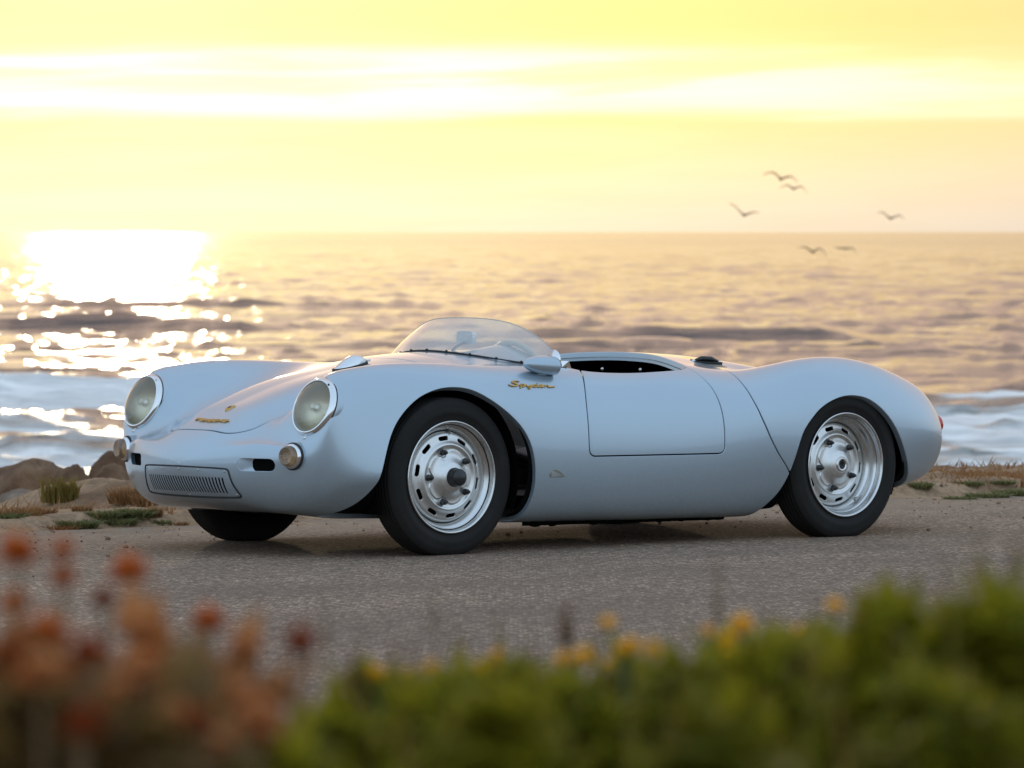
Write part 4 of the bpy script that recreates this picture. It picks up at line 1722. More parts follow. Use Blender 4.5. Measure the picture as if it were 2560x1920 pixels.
def mat_road():
    m, N, b, out = mat_base('old_asphalt')
    oc = N.n('ShaderNodeNewGeometry', out=0)
    sep = N.n('ShaderNodeSeparateXYZ', {0: oc}, out=None)
    # distance beyond the road edge, for the sand that has blown on to the seaward side
    q = N.m('ADD', N.m('MULTIPLY', N.m('ADD', sep.outputs[0], 1.84), ENX), N.m('MULTIPLY', N.m('SUBTRACT', sep.outputs[1], 18.15), ENY))
    v1 = N.n('ShaderNodeTexVoronoi', {'Vector': oc, 'Scale': 70.0}, out=None)
    v2 = N.n('ShaderNodeTexVoronoi', {'Vector': oc, 'Scale': 210.0}, out=None)
    n1 = N.n('ShaderNodeTexNoise', {'Vector': oc, 'Scale': 1.3, 'Detail': 5.0, 'Roughness': .6})
    n2 = N.n('ShaderNodeTexNoise', {'Vector': oc, 'Scale': 55.0, 'Detail': 5.0, 'Roughness': .7})
    sepc = N.n('ShaderNodeSeparateColor', {0: v1.outputs[1]}, out=None)
    stone = N.ramp(sepc.outputs[0], [(.0, (.16, .108, .076, 1)), (.45, (.33, .232, .164, 1)), (.8, (.48, .338, .238, 1)), (.97, (.74, .54, .38, 1))])
    tar = N.ramp(v1.outputs[0], [(.30, grey(0)), (.62, grey(1))])
    c = N.mix(N.m('MULTIPLY', tar, .6), stone, (.095, .070, .053, 1))
    c = N.mix(N.m('MULTIPLY', N.ramp(n1, [(.38, grey(0)), (.7, grey(1))]), .35), c, (.13, .10, .078, 1))
    c = N.mix(N.m('MULTIPLY', N.ramp(n2, [(.5, grey(0)), (.75, grey(1))]), .30), c, (.26, .20, .15, 1))
    # worn wheel tracks and patches drawn out along the road
    pl = N.m('ADD', N.m('MULTIPLY', N.m('ADD', sep.outputs[0], 1.84), math.cos(EDGE_A)), N.m('MULTIPLY', N.m('SUBTRACT', sep.outputs[1], 18.15), math.sin(EDGE_A)))
    tv = N.n('ShaderNodeCombineXYZ', {0: N.m('MULTIPLY', pl, .22), 1: N.m('MULTIPLY', q, 1.7), 2: 4.0})
    tr = N.n('ShaderNodeTexNoise', {'Vector': tv, 'Scale': 1.0, 'Detail': 4.0, 'Roughness': .6})
    c = N.mix(N.m('MULTIPLY', N.ramp(tr, [(.42, grey(0)), (.62, grey(1))]), .35), c, (.16, .115, .085, 1))
    nq = N.n('ShaderNodeTexNoise', {'Vector': N.vm('MULTIPLY', oc, (1.0, 1.0, 1.0)), 'Scale': 2.2, 'Detail': 7.0, 'Roughness': .68})
    sand = N.ramp(N.m('ADD', N.m('MULTIPLY', N.m('ADD', q, 1.75), .45), N.m('MULTIPLY', N.m('SUBTRACT', nq, .5), 1.3)), [(.15, grey(0)), (.85, grey(1))])
    sc = N.mix(n2, (.22, .155, .105, 1), (.38, .275, .19, 1))
    c = N.mix(N.m('MULTIPLY', sand, .88), c, sc)
    h = N.m('ADD', N.m('MULTIPLY', N.m('SUBTRACT', 1.0, v1.outputs[0]), .6), N.m('ADD', N.m('MULTIPLY', N.m('SUBTRACT', 1.0, v2.outputs[0]), .2), N.m('MULTIPLY', n2, .5)))
    setp(N, b, color=c, rough=.93, spec=.18, normal=bump(N, h, .9, .006))
    return m


def build_ground():
    X = axis([(-60, -12, 2.0), (-12, -4, .25), (-4, 4.2, .045), (4.2, 12, .25), (12, 60, 2.0)])
    Y = axis([(-60, -6, 3.0), (-6, 2, .4), (2, 12, .12), (12, 16.5, .10), (16.5, 25, .05), (25, 34, .2), (34, 90, 4.0)])
    XX, YY = np.meshgrid(X, Y, indexing='ij')
    Z = ground_z(XX, YY)
    V = np.stack([XX, YY, Z], 2).reshape(-1, 3)
    ny = len(Y)
    a = (np.arange(len(X) - 1)[:, None] * ny + np.arange(ny - 1)[None]).ravel()
    F = np.stack([a, a + ny, a + ny + 1, a + 1], 1)
    o = link_mesh('ground', V, F, mat_ground(), None)
    o['kind'] = 'structure'
    # asphalt sheet following the road plane
    P = axis([(-70, -8, 2.0), (-8, 12, .08), (12, 70, 2.0)])
    Q = axis([(-9.0, -.2, .10), (-.2, .12, .04)])
    PP, QQ = np.meshgrid(P, Q, indexing='ij')
    # ragged edges
    t = (QQ - Q[0]) / (Q[-1] - Q[0])
    rag0 = (VN.fbm(PP * 1.5, PP * 0 + 4, 4) - .5) * .5
    rag1 = (VN.fbm(PP * 1.5, PP * 0 + 8, 4) - .5) * .45
    Qr = QQ + rag0 * (1 - sstep(0, .12, t)) + rag1 * sstep(.9, 1, t)
    XX = -1.84 + PP * math.cos(EDGE_A) + Qr * ENX
    YY = 18.15 + PP * math.sin(EDGE_A) + Qr * ENY
    Z = plane_z(XX, YY) + .0015 + (VN.fbm(XX * 6, YY * 6, 2) - .5) * .003 - .012 * sstep(.985, 1, t) - .02 * (1 - sstep(0, .02, t))
    V = np.stack([XX, YY, Z], 2).reshape(-1, 3)
    nq = len(Q)
    a = (np.arange(len(P) - 1)[:, None] * nq + np.arange(nq - 1)[None]).ravel()
    F = np.stack([a, a + nq, a + nq + 1, a + 1], 1)
    o = link_mesh('road', V, F, mat_road(), None)
    o['kind'] = 'structure'


SEA_Z = -3.5


def mat_sea():
    m, N, b, out = mat_base('sea_water')
    oc = N.n('ShaderNodeNewGeometry', out=0)
    mp = N.vm('MULTIPLY', oc, (.28, 1.0, 1.0))
    n1 = N.n('ShaderNodeTexNoise', {'Vector': mp, 'Scale': .9, 'Detail': 5.0, 'Roughness': .6})
    n2 = N.n('ShaderNodeTexNoise', {'Vector': mp, 'Scale': .16, 'Detail': 4.0, 'Roughness': .6})
    h = N.m('ADD', N.m('MULTIPLY', n1, .35), N.m('MULTIPLY', n2, 1.0))
    nm = bump(N, h, .42, .9)
    at = N.n('ShaderNodeAttribute', out=2, attribute_name='foam')
    fn = N.n('ShaderNodeTexNoise', {'Vector': N.vm('MULTIPLY', oc, (.35, 1.0, 1.0)), 'Scale': .55, 'Detail': 8.0, 'Roughness': .68, 'Distortion': .8})
    fn2 = N.n('ShaderNodeTexNoise', {'Vector': N.vm('MULTIPLY', oc, (.30, 1.0, 1.0)), 'Scale': 1.1, 'Detail': 8.0, 'Roughness': .7, 'Distortion': .6})
    fo = N.ramp(N.m('ADD', N.m('SUBTRACT', fn, .5), at), [(.38, grey(0)), (.62, grey(1))])
    wc = N.mix(N.m('MULTIPLY', at, 1.0, clamp=True), (.016, .028, .030, 1), (.05, .13, .12, 1))
    fcol = N.mix(N.ramp(fn2, [(.35, grey(0)), (.65, grey(1))]), (.50, .50, .48, 1), (.97, .95, .91, 1))
    c = N.mix(fo, wc, fcol)
    setp(N, b, color=c, rough=N.m('ADD', N.ramp(N.m('DIVIDE', N.n('ShaderNodeSeparateXYZ', {0: oc}, out=1), 2500.0), [(.08, grey(.08)), (.7, grey(.14))]), N.m('MULTIPLY', fo, .6)), ior=1.33, spec=.5, normal=nm)
    return m


def build_sea():
    ncol, r0, r1 = 340, 26.0, 3000.0
    nrow = 640
    rows = r0 * (r1 / r0) ** (np.arange(nrow) / (nrow - 1))
    rows = np.concatenate([rows, [4500, 8000, 15000, 30000]])
    th = np.linspace(-rad(13), rad(13), ncol)
    th = np.concatenate([[-1.2, -.8, -.5, -.35], th, [.35, .5, .8, 1.2]])
    D, TH = np.meshgrid(rows, th, indexing='ij')
    X = D * np.tan(TH)
    Y = D.copy()
    n = VNoise(11)
    n2 = VNoise(12)
    amp = np.clip(D / 60, 0, 1) * np.exp(-D / 2500)
    # long low swell running in towards the shore, crests of finite length
    z = np.zeros_like(D)
    for (wl, a, ang, sd, ll) in ((24, .11, .05, 0, .022), (13, .10, -.08, 5, .045), (7.5, .095, .06, 9, .09), (4.2, .08, -.04, 14, .18), (2.3, .055, .08, 21, .35), (1.4, .035, -.10, 31, .6)):
        u = X * math.sin(ang) + Y * math.cos(ang)
        ph = u / wl * 2 * math.pi + (n.fbm(X * ll + sd, Y * ll * 1.2 + sd, 3) - .5) * 14
        env = .25 + 1.5 * n2.fbm(X * ll * 1.4 + sd * 2, Y * ll * 2.2 + sd, 2) ** 2 * 2
        s_ = np.sin(ph)
        z += a * env * (np.exp(1.1 * (s_ - 1)) * 1.6 - .5)
    z *= amp
    # three named crests seen in the picture: (distance, half depth, height, x centre, x half length)
    def ridge(Yc, w, h, xc, xl, seed):
        yc = Yc + (n.fbm(X * .05 + seed, X * 0 + seed, 3) - .5) * 12
        prof = np.exp(-np.abs((Y - yc) / w) ** 2)
        along = np.exp(-np.abs((X - xc) / xl) ** 4) * (.65 + .7 * n2.fbm(X * .12 + seed, X * 0 + 3, 3))
        return h * prof * along
    z += ridge(186, 1.9, .50, 7.0, 9.5, 1)
    z += ridge(262, 2.2, .42, -20, 16, 7)
    z += ridge(205, 2.2, .5, -19, 10, 3)
    brk = ridge(113, 2.4, .70, -14.5, 6.0, 5)
    brk2 = ridge(114, 2.6, .42, 16.5, 6, 9)
    z += brk + brk2
    z += ridge(140, 2.4, .40, -16, 9, 13)
    # white water: on the breakers and in the wash near the shore
    yb = 113 + (n.fbm(X * .05 + 5, X * 0 + 5, 3) - .5) * 12
    lb = np.exp(-np.abs((X + 14.5) / 6.0) ** 4)
    foam = lb * sstep(yb - 13, yb - 5, Y) * sstep(yb + 2.5, yb + .5, Y) * (.54 + .50 * n2.fbm(X * .35, Y * .5, 4))
    foam = np.maximum(foam, sstep(.10, .34, brk2) * .7)
    px = X / Y * FPX + 1280          # where across the bay
    wash = sstep(116, 76, Y)
    side = sstep(8.6, 10.5, X)
    left = sstep(-8.5, -11, X)
    patch = n.fbm(X * .09, Y * .16 + 3, 4)
    foam = np.maximum(foam, wash * (.34 + .55 * patch) * 1.0)
    foam = np.maximum(foam, side * sstep(122, 100, Y) * (.44 + .55 * n2.fbm(X * .1, Y * .2, 4)))
    foam = np.maximum(foam, left * sstep(108, 98, Y) * (.36 + .5 * n2.fbm(X * .13 + 4, Y * .2, 4)) * (1 - .55 * np.exp(-((Y - 93) / 6) ** 2)))
    foam = np.clip(foam, 0, 1)
    z += foam * (n.fbm(X * .9, Y * .9, 3) - .4) * .22
    V = np.stack([X, Y, SEA_Z + z], 2).reshape(-1, 3)
    nc = len(th)
    nr = len(rows)
    a = (np.arange(nr - 1)[:, None] * nc + np.arange(nc - 1)[None]).ravel()
    F = np.stack([a, a + 1, a + nc + 1, a + nc], 1)
    o = link_mesh('sea', V, F, mat_sea(), None)
    at = o.data.attributes.new('foam', 'FLOAT', 'POINT')
    at.data.foreach_set('value', foam.ravel().astype(np.float32))
    o['kind'] = 'structure'


build_ground()
build_sea()


# ------------------------------------------------------------------ rocks, grass, birds, foreground plants
def at_px(px, py, Y):
    """point at distance Y (metres along the view) seen at photograph pixel px, py"""
    a = (px - 1280) / FPX
    b = (960 - py) / FPX
    c, s = math.cos(PITCH), math.sin(PITCH)
    d = Vector((a, c + b * s, -s + b * c))
    return Vector((0, 0, CAM_H)) + d * (Y / d.y)


def mat_rock():
    m, N, b, out = mat_base('granite')
    oc = N.n('ShaderNodeTexCoord', out=3)
    n1 = N.n('ShaderNodeTexNoise', {'Vector': oc, 'Scale': 3.0, 'Detail': 8.0, 'Roughness': .65})
    n2 = N.n('ShaderNodeTexNoise', {'Vector': oc, 'Scale': 28.0, 'Detail': 5.0, 'Roughness': .7})
    c = N.ramp(n1, [(.34, (.050, .033, .023, 1)), (.5, (.14, .098, .070, 1)), (.66, (.26, .195, .145, 1))])
    c = N.mix(N.m('MULTIPLY', n2, .4), c, (.10, .075, .06, 1))
    oi = N.n('ShaderNodeObjectInfo', out=1)
    c = N.mix(1.0, c, oi, 'MULTIPLY')
    setp(N, b, color=c, rough=.88, spec=.2, normal=bump(N, N.m('ADD', n1, N.m('MULTIPLY', n2, .3)), .8, .05))
    return m


MAT['rock'] = mat_rock()


def boulder(px, py, Y, wpx, hpx, seed, tint, lab, skew=0., depth=.8):
    """boulder whose middle of base stands at pixel (px, py)"""
    c = at_px(px, py, Y)
    sc = Y / FPX
    w, h = wpx * sc / 2 * 1.12, hpx * sc * 1.15
    bm = bmesh.new()
    bmesh.ops.create_icosphere(bm, subdivisions=4, radius=1.0)
    rs = random.Random(seed * 7 + 1)
    planes = []
    for k in range(16):
        nv = Vector((rs.gauss(0, 1), rs.gauss(0, 1), rs.gauss(0, 1))).normalized()
        planes.append((nv, rs.uniform(.72, .98)))
    for v in bm.verts:
        p = v.co.copy()
        cut = min(hk / max(nk.dot(p), .05) for nk, hk in planes)
        d = 1 + .10 * abs(noise.noise(p * 5.3 + Vector((seed, 1, 0)))) - .12 * abs(noise.noise(p * 2.6 + Vector((seed, 0, 4)))) + .30 * (noise.noise(p * 1.3 + Vector((seed * 3.1, 0, 0)))) + .14 * noise.noise(p * 3.1 + Vector((0, seed * 2.7, 0))) + .05 * noise.noise(p * 8 + Vector((seed, seed, 0)))
        # flatten facets
        d = min(d, 1.08 + .1 * noise.noise(p * .8 + Vector((seed, 7, 3))))
        q = p * (min(cut, 1.25) * .8 + d * .2 + (d - 1) * .25)
        zz = q.z
        v.co = Vector((q.x * w + skew * max(0, zz) * w, q.y * w * depth, zz * h))
    me = bpy.data.meshes.new('boulder')
    bm.to_mesh(me)
    bm.free()
    for p in me.polygons:
        p.use_smooth = True
    me.materials.append(MAT['rock'])
    o = link_obj('boulder', me)
    o.location = c
    o.color = (*tint, 1)
    return tag(o, lab, 'rock', 'boulders at the edge of the bluff')


boulder(52, 1232, 25.5, 200, 86, 1, (1.33, 1.08, 0.86), 'large brown wedge-shaped boulder furthest left, tallest at its right end', .42)
boulder(182, 1238, 25.2, 105, 70, 2, (1.19, 0.96, 0.76), 'rounded brown boulder between the wedge-shaped boulder and the tall dark one', .1)
boulder(292, 1215, 27.0, 118, 92, 3, (1.05, 0.81, 0.61), 'tall dark boulder directly behind the car nose', .1)
boulder(282, 1222, 25.6, 92, 52, 4, (1.47, 1.20, 0.97), 'lighter low boulder in front of the tall dark one by the car nose', -.1)
boulder(60, 1258, 24.0, 130, 30, 5, (1.7, 1.75, 1.75), 'low pale stone lying in front of the wedge-shaped boulder', .1)
boulder(232, 1252, 23.6, 82, 30, 6, (2.0, 2.05, 2.05), 'low whitish stone left of the dry grass near the car nose', .1)
boulder(290, 1243, 23.8, 52, 22, 7, (2.0, 2.05, 2.1), 'small whitish stone nearest to the car nose', .0)
boulder(132, 1262, 23.2, 62, 12, 8, (1.8, 1.8, 1.75), 'flat pale stone at the foot of the upright grass clump', .0)


def mat_leaf(name, c1, c2, trans=.35, rough=.55):
    m, N, b, out = mat_base(name)
    t = N.t
    oi = N.n('ShaderNodeNewGeometry', out=None)
    oc = N.n('ShaderNodeTexCoord', out=3)
    n = N.n('ShaderNodeTexNoise', {'Vector': oc, 'Scale': 9.0, 'Detail': 2.0})
    rp = oi.outputs['Random Per Island']
    f = N.m('ADD', N.m('MULTIPLY', rp, .65), N.m('MULTIPLY', n, .35), clamp=True)
    c = N.mix(f, (*c1, 1), (*c2, 1))
    setp(N, b, color=c, rough=rough, spec=.25)
    tl = N.n('ShaderNodeBsdfTranslucent', {0: c})
    mx = N.n('ShaderNodeMixShader', {0: trans, 1: b.outputs[0], 2: tl})
    t.links.new(mx, out.inputs[0])
    return m


MAT['dry'] = mat_leaf('dry_grass', (.22, .095, .035), (.40, .22, .09))
MAT['olive'] = mat_leaf('olive_grass', (.15, .12, .028), (.34, .22, .055))
MAT['succ'] = mat_leaf('succulent', (.12, .125, .045), (.25, .24, .095), .35)
MAT['green'] = mat_leaf('green_leaf', (.185, .175, .010), (.345, .31, .022), .6)
MAT['darkgreen'] = mat_leaf('dark_leaf', (.14, .135, .008), (.27, .245, .016), .6)
MAT['greyleaf'] = mat_leaf('grey_leaf', (.34, .13, .04), (.54, .26, .09), .55)
MAT['rust'] = mat_leaf('rust_flower', (.55, .12, .012), (.85, .26, .03), .5)
MAT['pinkbrown'] = mat_leaf('faded_flower', (.60, .26, .09), (.82, .42, .18), .5)
MAT['darkred'] = mat_leaf('dark_flower', (.30, .045, .008), (.48, .09, .014), .45)
MAT['yellow'] = mat_leaf('yellow_petal', (.92, .52, .008), (.98, .67, .015), .45)
MAT['brownleaf'] = mat_leaf('brown_leaf', (.14, .085, .028), (.30, .18, .055), .5)
MAT['stem'] = mat_leaf('dry_stem', (.12, .065, .028), (.24, .14, .06), .25)
MAT['gstem'] = mat_leaf('green_stem', (.05, .065, .015), (.09, .10, .02), .2)
MAT['gull'] = simple('gull_feather', (.035, .03, .025), .8, 0, 20, .2)


def blades(mb, n, r, h, lean=.5, w=.004, flat=1.0, r2=None):
    for _ in range(n):
        a = random.random() * 6.283
        d = r * math.sqrt(random.random())
        p0 = Vector((math.cos(a) * d, math.sin(a) * d * flat, -.01))
        hh = h * random.uniform(.45, 1.0)
        la = random.random() * 6.283
        ln = Vector((math.cos(la), math.sin(la), 0)) * lean * hh * random.random()
        ln += Vector((p0.x, p0.y, 0)) * .5 * lean
        side = Vector((-math.sin(la + 1.0), math.cos(la + 1.0), 0)) * w * random.uniform(.6, 1.3)
        p1 = p0 + ln * .35 + Vector((0, 0, hh * .6))
        p2 = p0 + ln + Vector((0, 0, hh * random.uniform(.8, 1)))
        mb.add([p0 - side, p0 + side, p1 + side * .7, p1 - side * .7, p2], [(0, 1, 2, 3), (3, 2, 4)])
    return mb


def ground_at_px(px, py):
    """walk along the pixel ray to the ground"""
    p = at_px(px, py, 1.0) - Vector((0, 0, CAM_H))
    prev = None
    for k in range(2000):
        Y = 15 + k * .008
        q = Vector((0, 0, CAM_H)) + p * Y
        if q.z < float(ground_z(q.x, q.y)):
            return q
    return Vector((0, 0, CAM_H)) + p * 24.0


def tuft(px, py, wpx, hpx, mat, n, lab, lean=.6, w=.003, succ=False):
    g = ground_at_px(px, py)
    sc = g.y / FPX
    mb = blades(MB(), int(n * 1.5), wpx * sc * .6, hpx * sc * (1.0 if succ else 1.1), lean, w, .7)
    o = mb.build('grass_tuft', MAT[mat], None, smooth=False)
    g.z = float(ground_z(g.x, g.y))
    o.location = g
    o['label'] = lab
    o['category'] = 'grass tuft'
    o['group'] = 'tufts on the sandy verge'
    return o


tuft(150, 1252, 78, 74, 'olive', 260, 'upright olive grass clump in front of the boulders', .35, .004)
tuft(38, 1288, 110, 30, 'dry', 240, 'low reddish dry tuft furthest left on the verge', .9)
tuft(30, 1294, 60, 20, 'succ', 200, 'small green tuft inside the leftmost dry grass', .9, .004)
tuft(95, 1284, 70, 26, 'dry', 200, 'dry tuft just right of the leftmost one', .9)
tuft(205, 1276, 40, 20, 'dry', 120, 'small dry tuft left of the two green mats', .9)
tuft(262, 1292, 66, 22, 'succ', 320, 'left one of the two green mats below the car nose', 1.0, .005)
tuft(336, 1290, 72, 26, 'succ', 340, 'right one of the two green mats below the car nose', 1.0, .005)
tuft(385, 1288, 34, 28, 'dry', 140, 'dry tuft at the right end of the green mats', .8)
tuft(190, 1314, 84, 24, 'succ', 340, 'green mat at the road edge below the boulders', 1.0, .005)
tuft(150, 1320, 80, 18, 'dry', 260, 'dry sprawling tuft at the left end of the road edge mat', 1.2)
tuft(296, 1308, 72, 20, 'succ', 260, 'thin green mat at the road edge under the two larger ones', 1.0, .004)
tuft(400, 1304, 46, 12, 'succ', 120, 'tiny green patch left of the far front wheel', 1.0, .004)
tuft(440, 1308, 46, 10, 'dry', 120, 'tiny dry patch against the far front wheel', 1.0)
tuft(320, 1256, 80, 52, 'dry', 300, 'tall feathery dry grass right below the turn signal', .6)
tuft(372, 1260, 70, 34, 'dry', 240, 'dry grass under the nose grille', .7)
tuft(2300, 1218, 46, 18, 'succ', 240, 'green mat under the car tail', 1.0, .005)
tuft(2420, 1210, 60, 14, 'succ', 200, 'small green patch in the middle of the right hand bank', 1.0, .005)
tuft(2500, 1206, 60, 12, 'succ', 200, 'small green patch high on the right hand bank', 1.0, .005)
tuft(2400, 1248, 60, 14, 'succ', 220, 'green tuft on the right hand ledge nearest the rear wheel', 1.0, .005)
tuft(2470, 1244, 80, 20, 'succ', 320, 'green tuft in the middle of the right hand ledge', 1.0, .005)
tuft(2535, 1240, 70, 26, 'succ', 320, 'green tuft at the right end of the ledge', .9, .005)
tuft(2556, 1222, 6, 36, 'dry', 14, 'single dark dry stalks at the right edge of the bank', .2, .004)
tuft(2490, 1192, 5, 14, 'dry', 10, 'few stray stalks on top of the right hand bank', .2, .004)

# dry grass matting the right hand bank and the brow: nobody could count it
mb = MB()
for k in range(56000):
    p = random.uniform(2.6, 7.5) if k % 3 else (random.uniform(-2.2, 1.6) if k % 2 else random.choice([random.uniform(-9, -2.2), random.uniform(7.5, 16)]))
    q = random.uniform(.12, 3.3)
    if p < 2 and (q > 1.6 or random.random() > float(VN.fbm(p * 2.3 + 7, q * 3.1, 2)) * 1.9 - .45):
        continue
    if random.random() > .25 + .75 * float(VN.fbm(p * 1.3, q * 2.2, 2)) + .2 * (q > 1.2):
        continue
    if p > 2 and q < 1.1 and random.random() < .7:
        continue
    X = -1.84 + p * math.cos(EDGE_A) + q * ENX
    Y = 18.15 + p * math.sin(EDGE_A) + q * ENY
    z = float(ground_z(X, Y))
    a = random.random() * 6.283
    h = random.uniform(.02, .085) if p < 2.6 else random.uniform(.02, .07)
    sd = Vector((math.cos(a), math.sin(a), 0)) * .006
    b = Vector((X, Y, z - .005))
    tip = b + Vector((random.uniform(-1, 1) * h, random.uniform(-1, 1) * h, h))
    mb.add([b - sd, b + sd, tip], [(0, 1, 2)])
o = mb.build('dry_ground_cover', MAT['dry'], None, smooth=False)
tag(o, 'matted rusty dry grass covering the bank behind the car tail', 'dry grass', None, 'stuff')

# loose stones and grit on the verge and road edge
mb = MB()
for k in range(800):
    p = random.uniform(-3, 7)
    q = random.gauss(-.3, .8)
    if q > 2.5 or q < -3.5:
        continue
    X = -1.84 + p * math.cos(EDGE_A) + q * ENX
    Y = 18.15 + p * math.sin(EDGE_A) + q * ENY
    z = max(float(ground_z(X, Y)), plane_z(X, Y) + .003 if q < 0 else -9)
    r = random.uniform(.002, .006) if random.random() < .93 else random.uniform(.007, .013)
    mb.ellipsoid((X, Y, z + r * .3), (r, r * random.uniform(.7, 1.2), r * .7), 6, 4)
o = mb.build('grit', MAT['rock'], None)
o.color = (2.4, 2.1, 1.8, 1)
tag(o, 'scattered small grit and pebbles along the sandy road edge', 'gravel', None, 'stuff')


# ---- gulls: one skin each, wings and body in a single mesh
def gull(px, py, Y, spanpx, lw, rw, roll, lab, body=1.0):
    """lw, rw: lists of (outward, up) of the left and right wing in half spans"""
    c = at_px(px, py, Y)
    S = spanpx * Y / FPX / 2 * 1.22
    mb = MB()
    mb.tube([(0, .34 * S, -.02 * S), (0, .20 * S, -.01 * S), (0, 0, 0), (0, -.16 * S, .01 * S), (0, -.26 * S, .03 * S), (0, -.33 * S, .02 * S)],
            [.03 * S, .07 * S, .105 * S * body, .085 * S, .055 * S, .015 * S], 10)
    for sgn, wing in ((-1, lw), (1, rw)):
        c2 = curve2d([(0.0, 0.0)] + wing, 10)
        V = []
        nW_ = len(c2)
        for i, (u, v) in enumerate(c2):
            t = i / (nW_ - 1)
            ch = (.26 * (1 - t ** 2.2) + .05) * S
            th = .07 * S * (1 - .7 * t)
            y0 = .10 * S * math.sin(t * 2.2)
            for (dy, dz) in ((-ch, 0), (-ch * .3, th), (ch * .5, th * .5), (ch, 0), (ch * .4, -th * .5), (-ch * .4, -th)):
                V.append((sgn * u * S, dy - y0, v * S + dz))
        F = [(i * 6 + k, i * 6 + (k + 1) % 6, (i + 1) * 6 + (k + 1) % 6, (i + 1) * 6 + k) for i in range(nW_ - 1) for k in range(6)]
        F.append(tuple((nW_ - 1) * 6 + k for k in range(6)))
        mb.add(V, F)
    o = mb.build('seagull', MAT['gull'], None)
    o.location = c
    o.rotation_euler = (0, rad(roll), rad(random.uniform(-25, 25)))
    return tag(o, lab, 'bird', 'gulls flying over the sea')


UPW = [(.35, .22), (.62, .30), (1.0, .12)]
gull(1952, 448, 210, 70, [(.35, .30), (.60, .36), (1.05, .20)], [(.35, .16), (.62, .18), (1.0, -.12)], 4, 'upper gull of the close pair high on the right')
gull(1984, 472, 215, 56, [(.35, .20), (.60, .22), (1.0, -.05)], [(.35, .16), (.62, .20), (1.0, -.28)], 4, 'lower gull of the close pair high on the right')
gull(1860, 538, 205, 62, [(.35, .32), (.65, .62), (1.0, .78)], [(.30, .10), (.60, .20), (1.0, .16)], 0, 'gull furthest left, one wing raised in a wide V')
gull(2226, 546, 215, 56, [(.32, .22), (.58, .42), (.95, .36)], [(.35, .14), (.62, .26), (1.0, .02)], 3, 'gull furthest right, just above the horizon')
gull(2033, 630, 200, 58, [(.35, .22), (.60, .30), (1.05, .22)], [(.30, .22), (.55, .26), (1.0, -.16)], 4, 'gull flapping low just below the horizon line')
gull(2115, 622, 230, 50, [(.35, .05), (.62, .08), (1.0, .10)], [(.35, .06), (.62, .02), (.85, -.28)], 0, 'faint gull gliding low, right of the one below the horizon', .35)


# ---- foreground plants, close to the lens
def leaf(mb, p, d, up, L, W):
    side = d.cross(up)
    if side.length < 1e-4:
        side = d.cross(Vector((1, 0, 0)))
    side = side.normalized() * W
    nrm = side.cross(d).normalized()
    mb.add([p, p + d * L * .45 + side - nrm * W * .3, p + d * L, p + d * L * .45 - side - nrm * W * .3, p + d * L * .5],
           [(0, 1, 4), (1, 2, 4), (2, 3, 4), (3, 0, 4)])


def rnd_dir(zmin=-.2):
    while True:
        v = Vector((random.gauss(0, 1), random.gauss(0, 1), random.gauss(0, 1))).normalized()
        if v.z > zmin:
            return v


def shrub(name, px, py, Y, wpx, mat, nl, lab, cat, L=.036, W=.013, spread=.75, grp=None, stemmat='gstem'):
    """leafy low plant whose top shows at pixel (px, py)"""
    top = at_px(px, py, Y)
    gz = float(ground_z(top.x, top.y))
    H = max(.1, top.z - gz)
    r = wpx * Y / FPX / 2 * 1.25
    root = bpy.data.objects.new(name, None)
    COL.objects.link(root)
    root.location = (top.x, top.y, gz)
    mb = MB()
    st = MB()
    nst = 12
    for k in range(nst):
        a = 6.283 * k / nst + random.uniform(-.2, .2)
        rr = r * random.uniform(.2, 1.0)
        tip = Vector((math.cos(a) * rr, math.sin(a) * rr * spread, H * (1 - .45 * (rr / r) ** 2) * random.uniform(.8, 1.0)))
        st.tube([(tip.x * .1, tip.y * .1, -.02), (tip.x * .45, tip.y * .45, tip.z * .5), tuple(tip)], [.005, .004, .002], 5)
    for k in range(nl):
        a = random.random() * 6.283
        rr = math.sqrt(random.random())
        hh = H * (1 - .5 * rr ** 2) * (1 - .85 * random.random() ** 3)
        hh *= 1 + .06 * noise.noise(Vector((math.cos(a) * rr * 3, math.sin(a) * rr * 3, px * .01)))
        p = Vector((math.cos(a) * rr * r, math.sin(a) * rr * r * spread, hh))
        leaf(mb, p, rnd_dir(-.3), Vector((0, 0, 1)), L * random.uniform(.6, 1.3), W * random.uniform(.7, 1.3))
    mb.build('foliage', MAT[mat], root, smooth=False)
    if name == 'leafy_plant':
        wb_ = MB()
        for k in range(26):
            a = random.random() * 6.283
            rr = r * math.sqrt(random.random())
            b0 = Vector((math.cos(a) * rr, math.sin(a) * rr * spread, H * .5))
            tp = b0 + Vector((random.uniform(-.03, .03), random.uniform(-.02, .02), H * .5 * (1 - .5 * (rr / r) ** 2) + random.uniform(.0, .035)))
            sd = Vector((.0022, .0, 0))
            wb_.add([b0 - sd, b0 + sd, tp + sd * .5, tp - sd * .5], [(0, 1, 2, 3)])
        wb_.build('grass_blades', MAT['olive'], root, smooth=False)
    st.build('stems', MAT[stemmat], root)
    tag(root, lab, cat, grp)
    return root


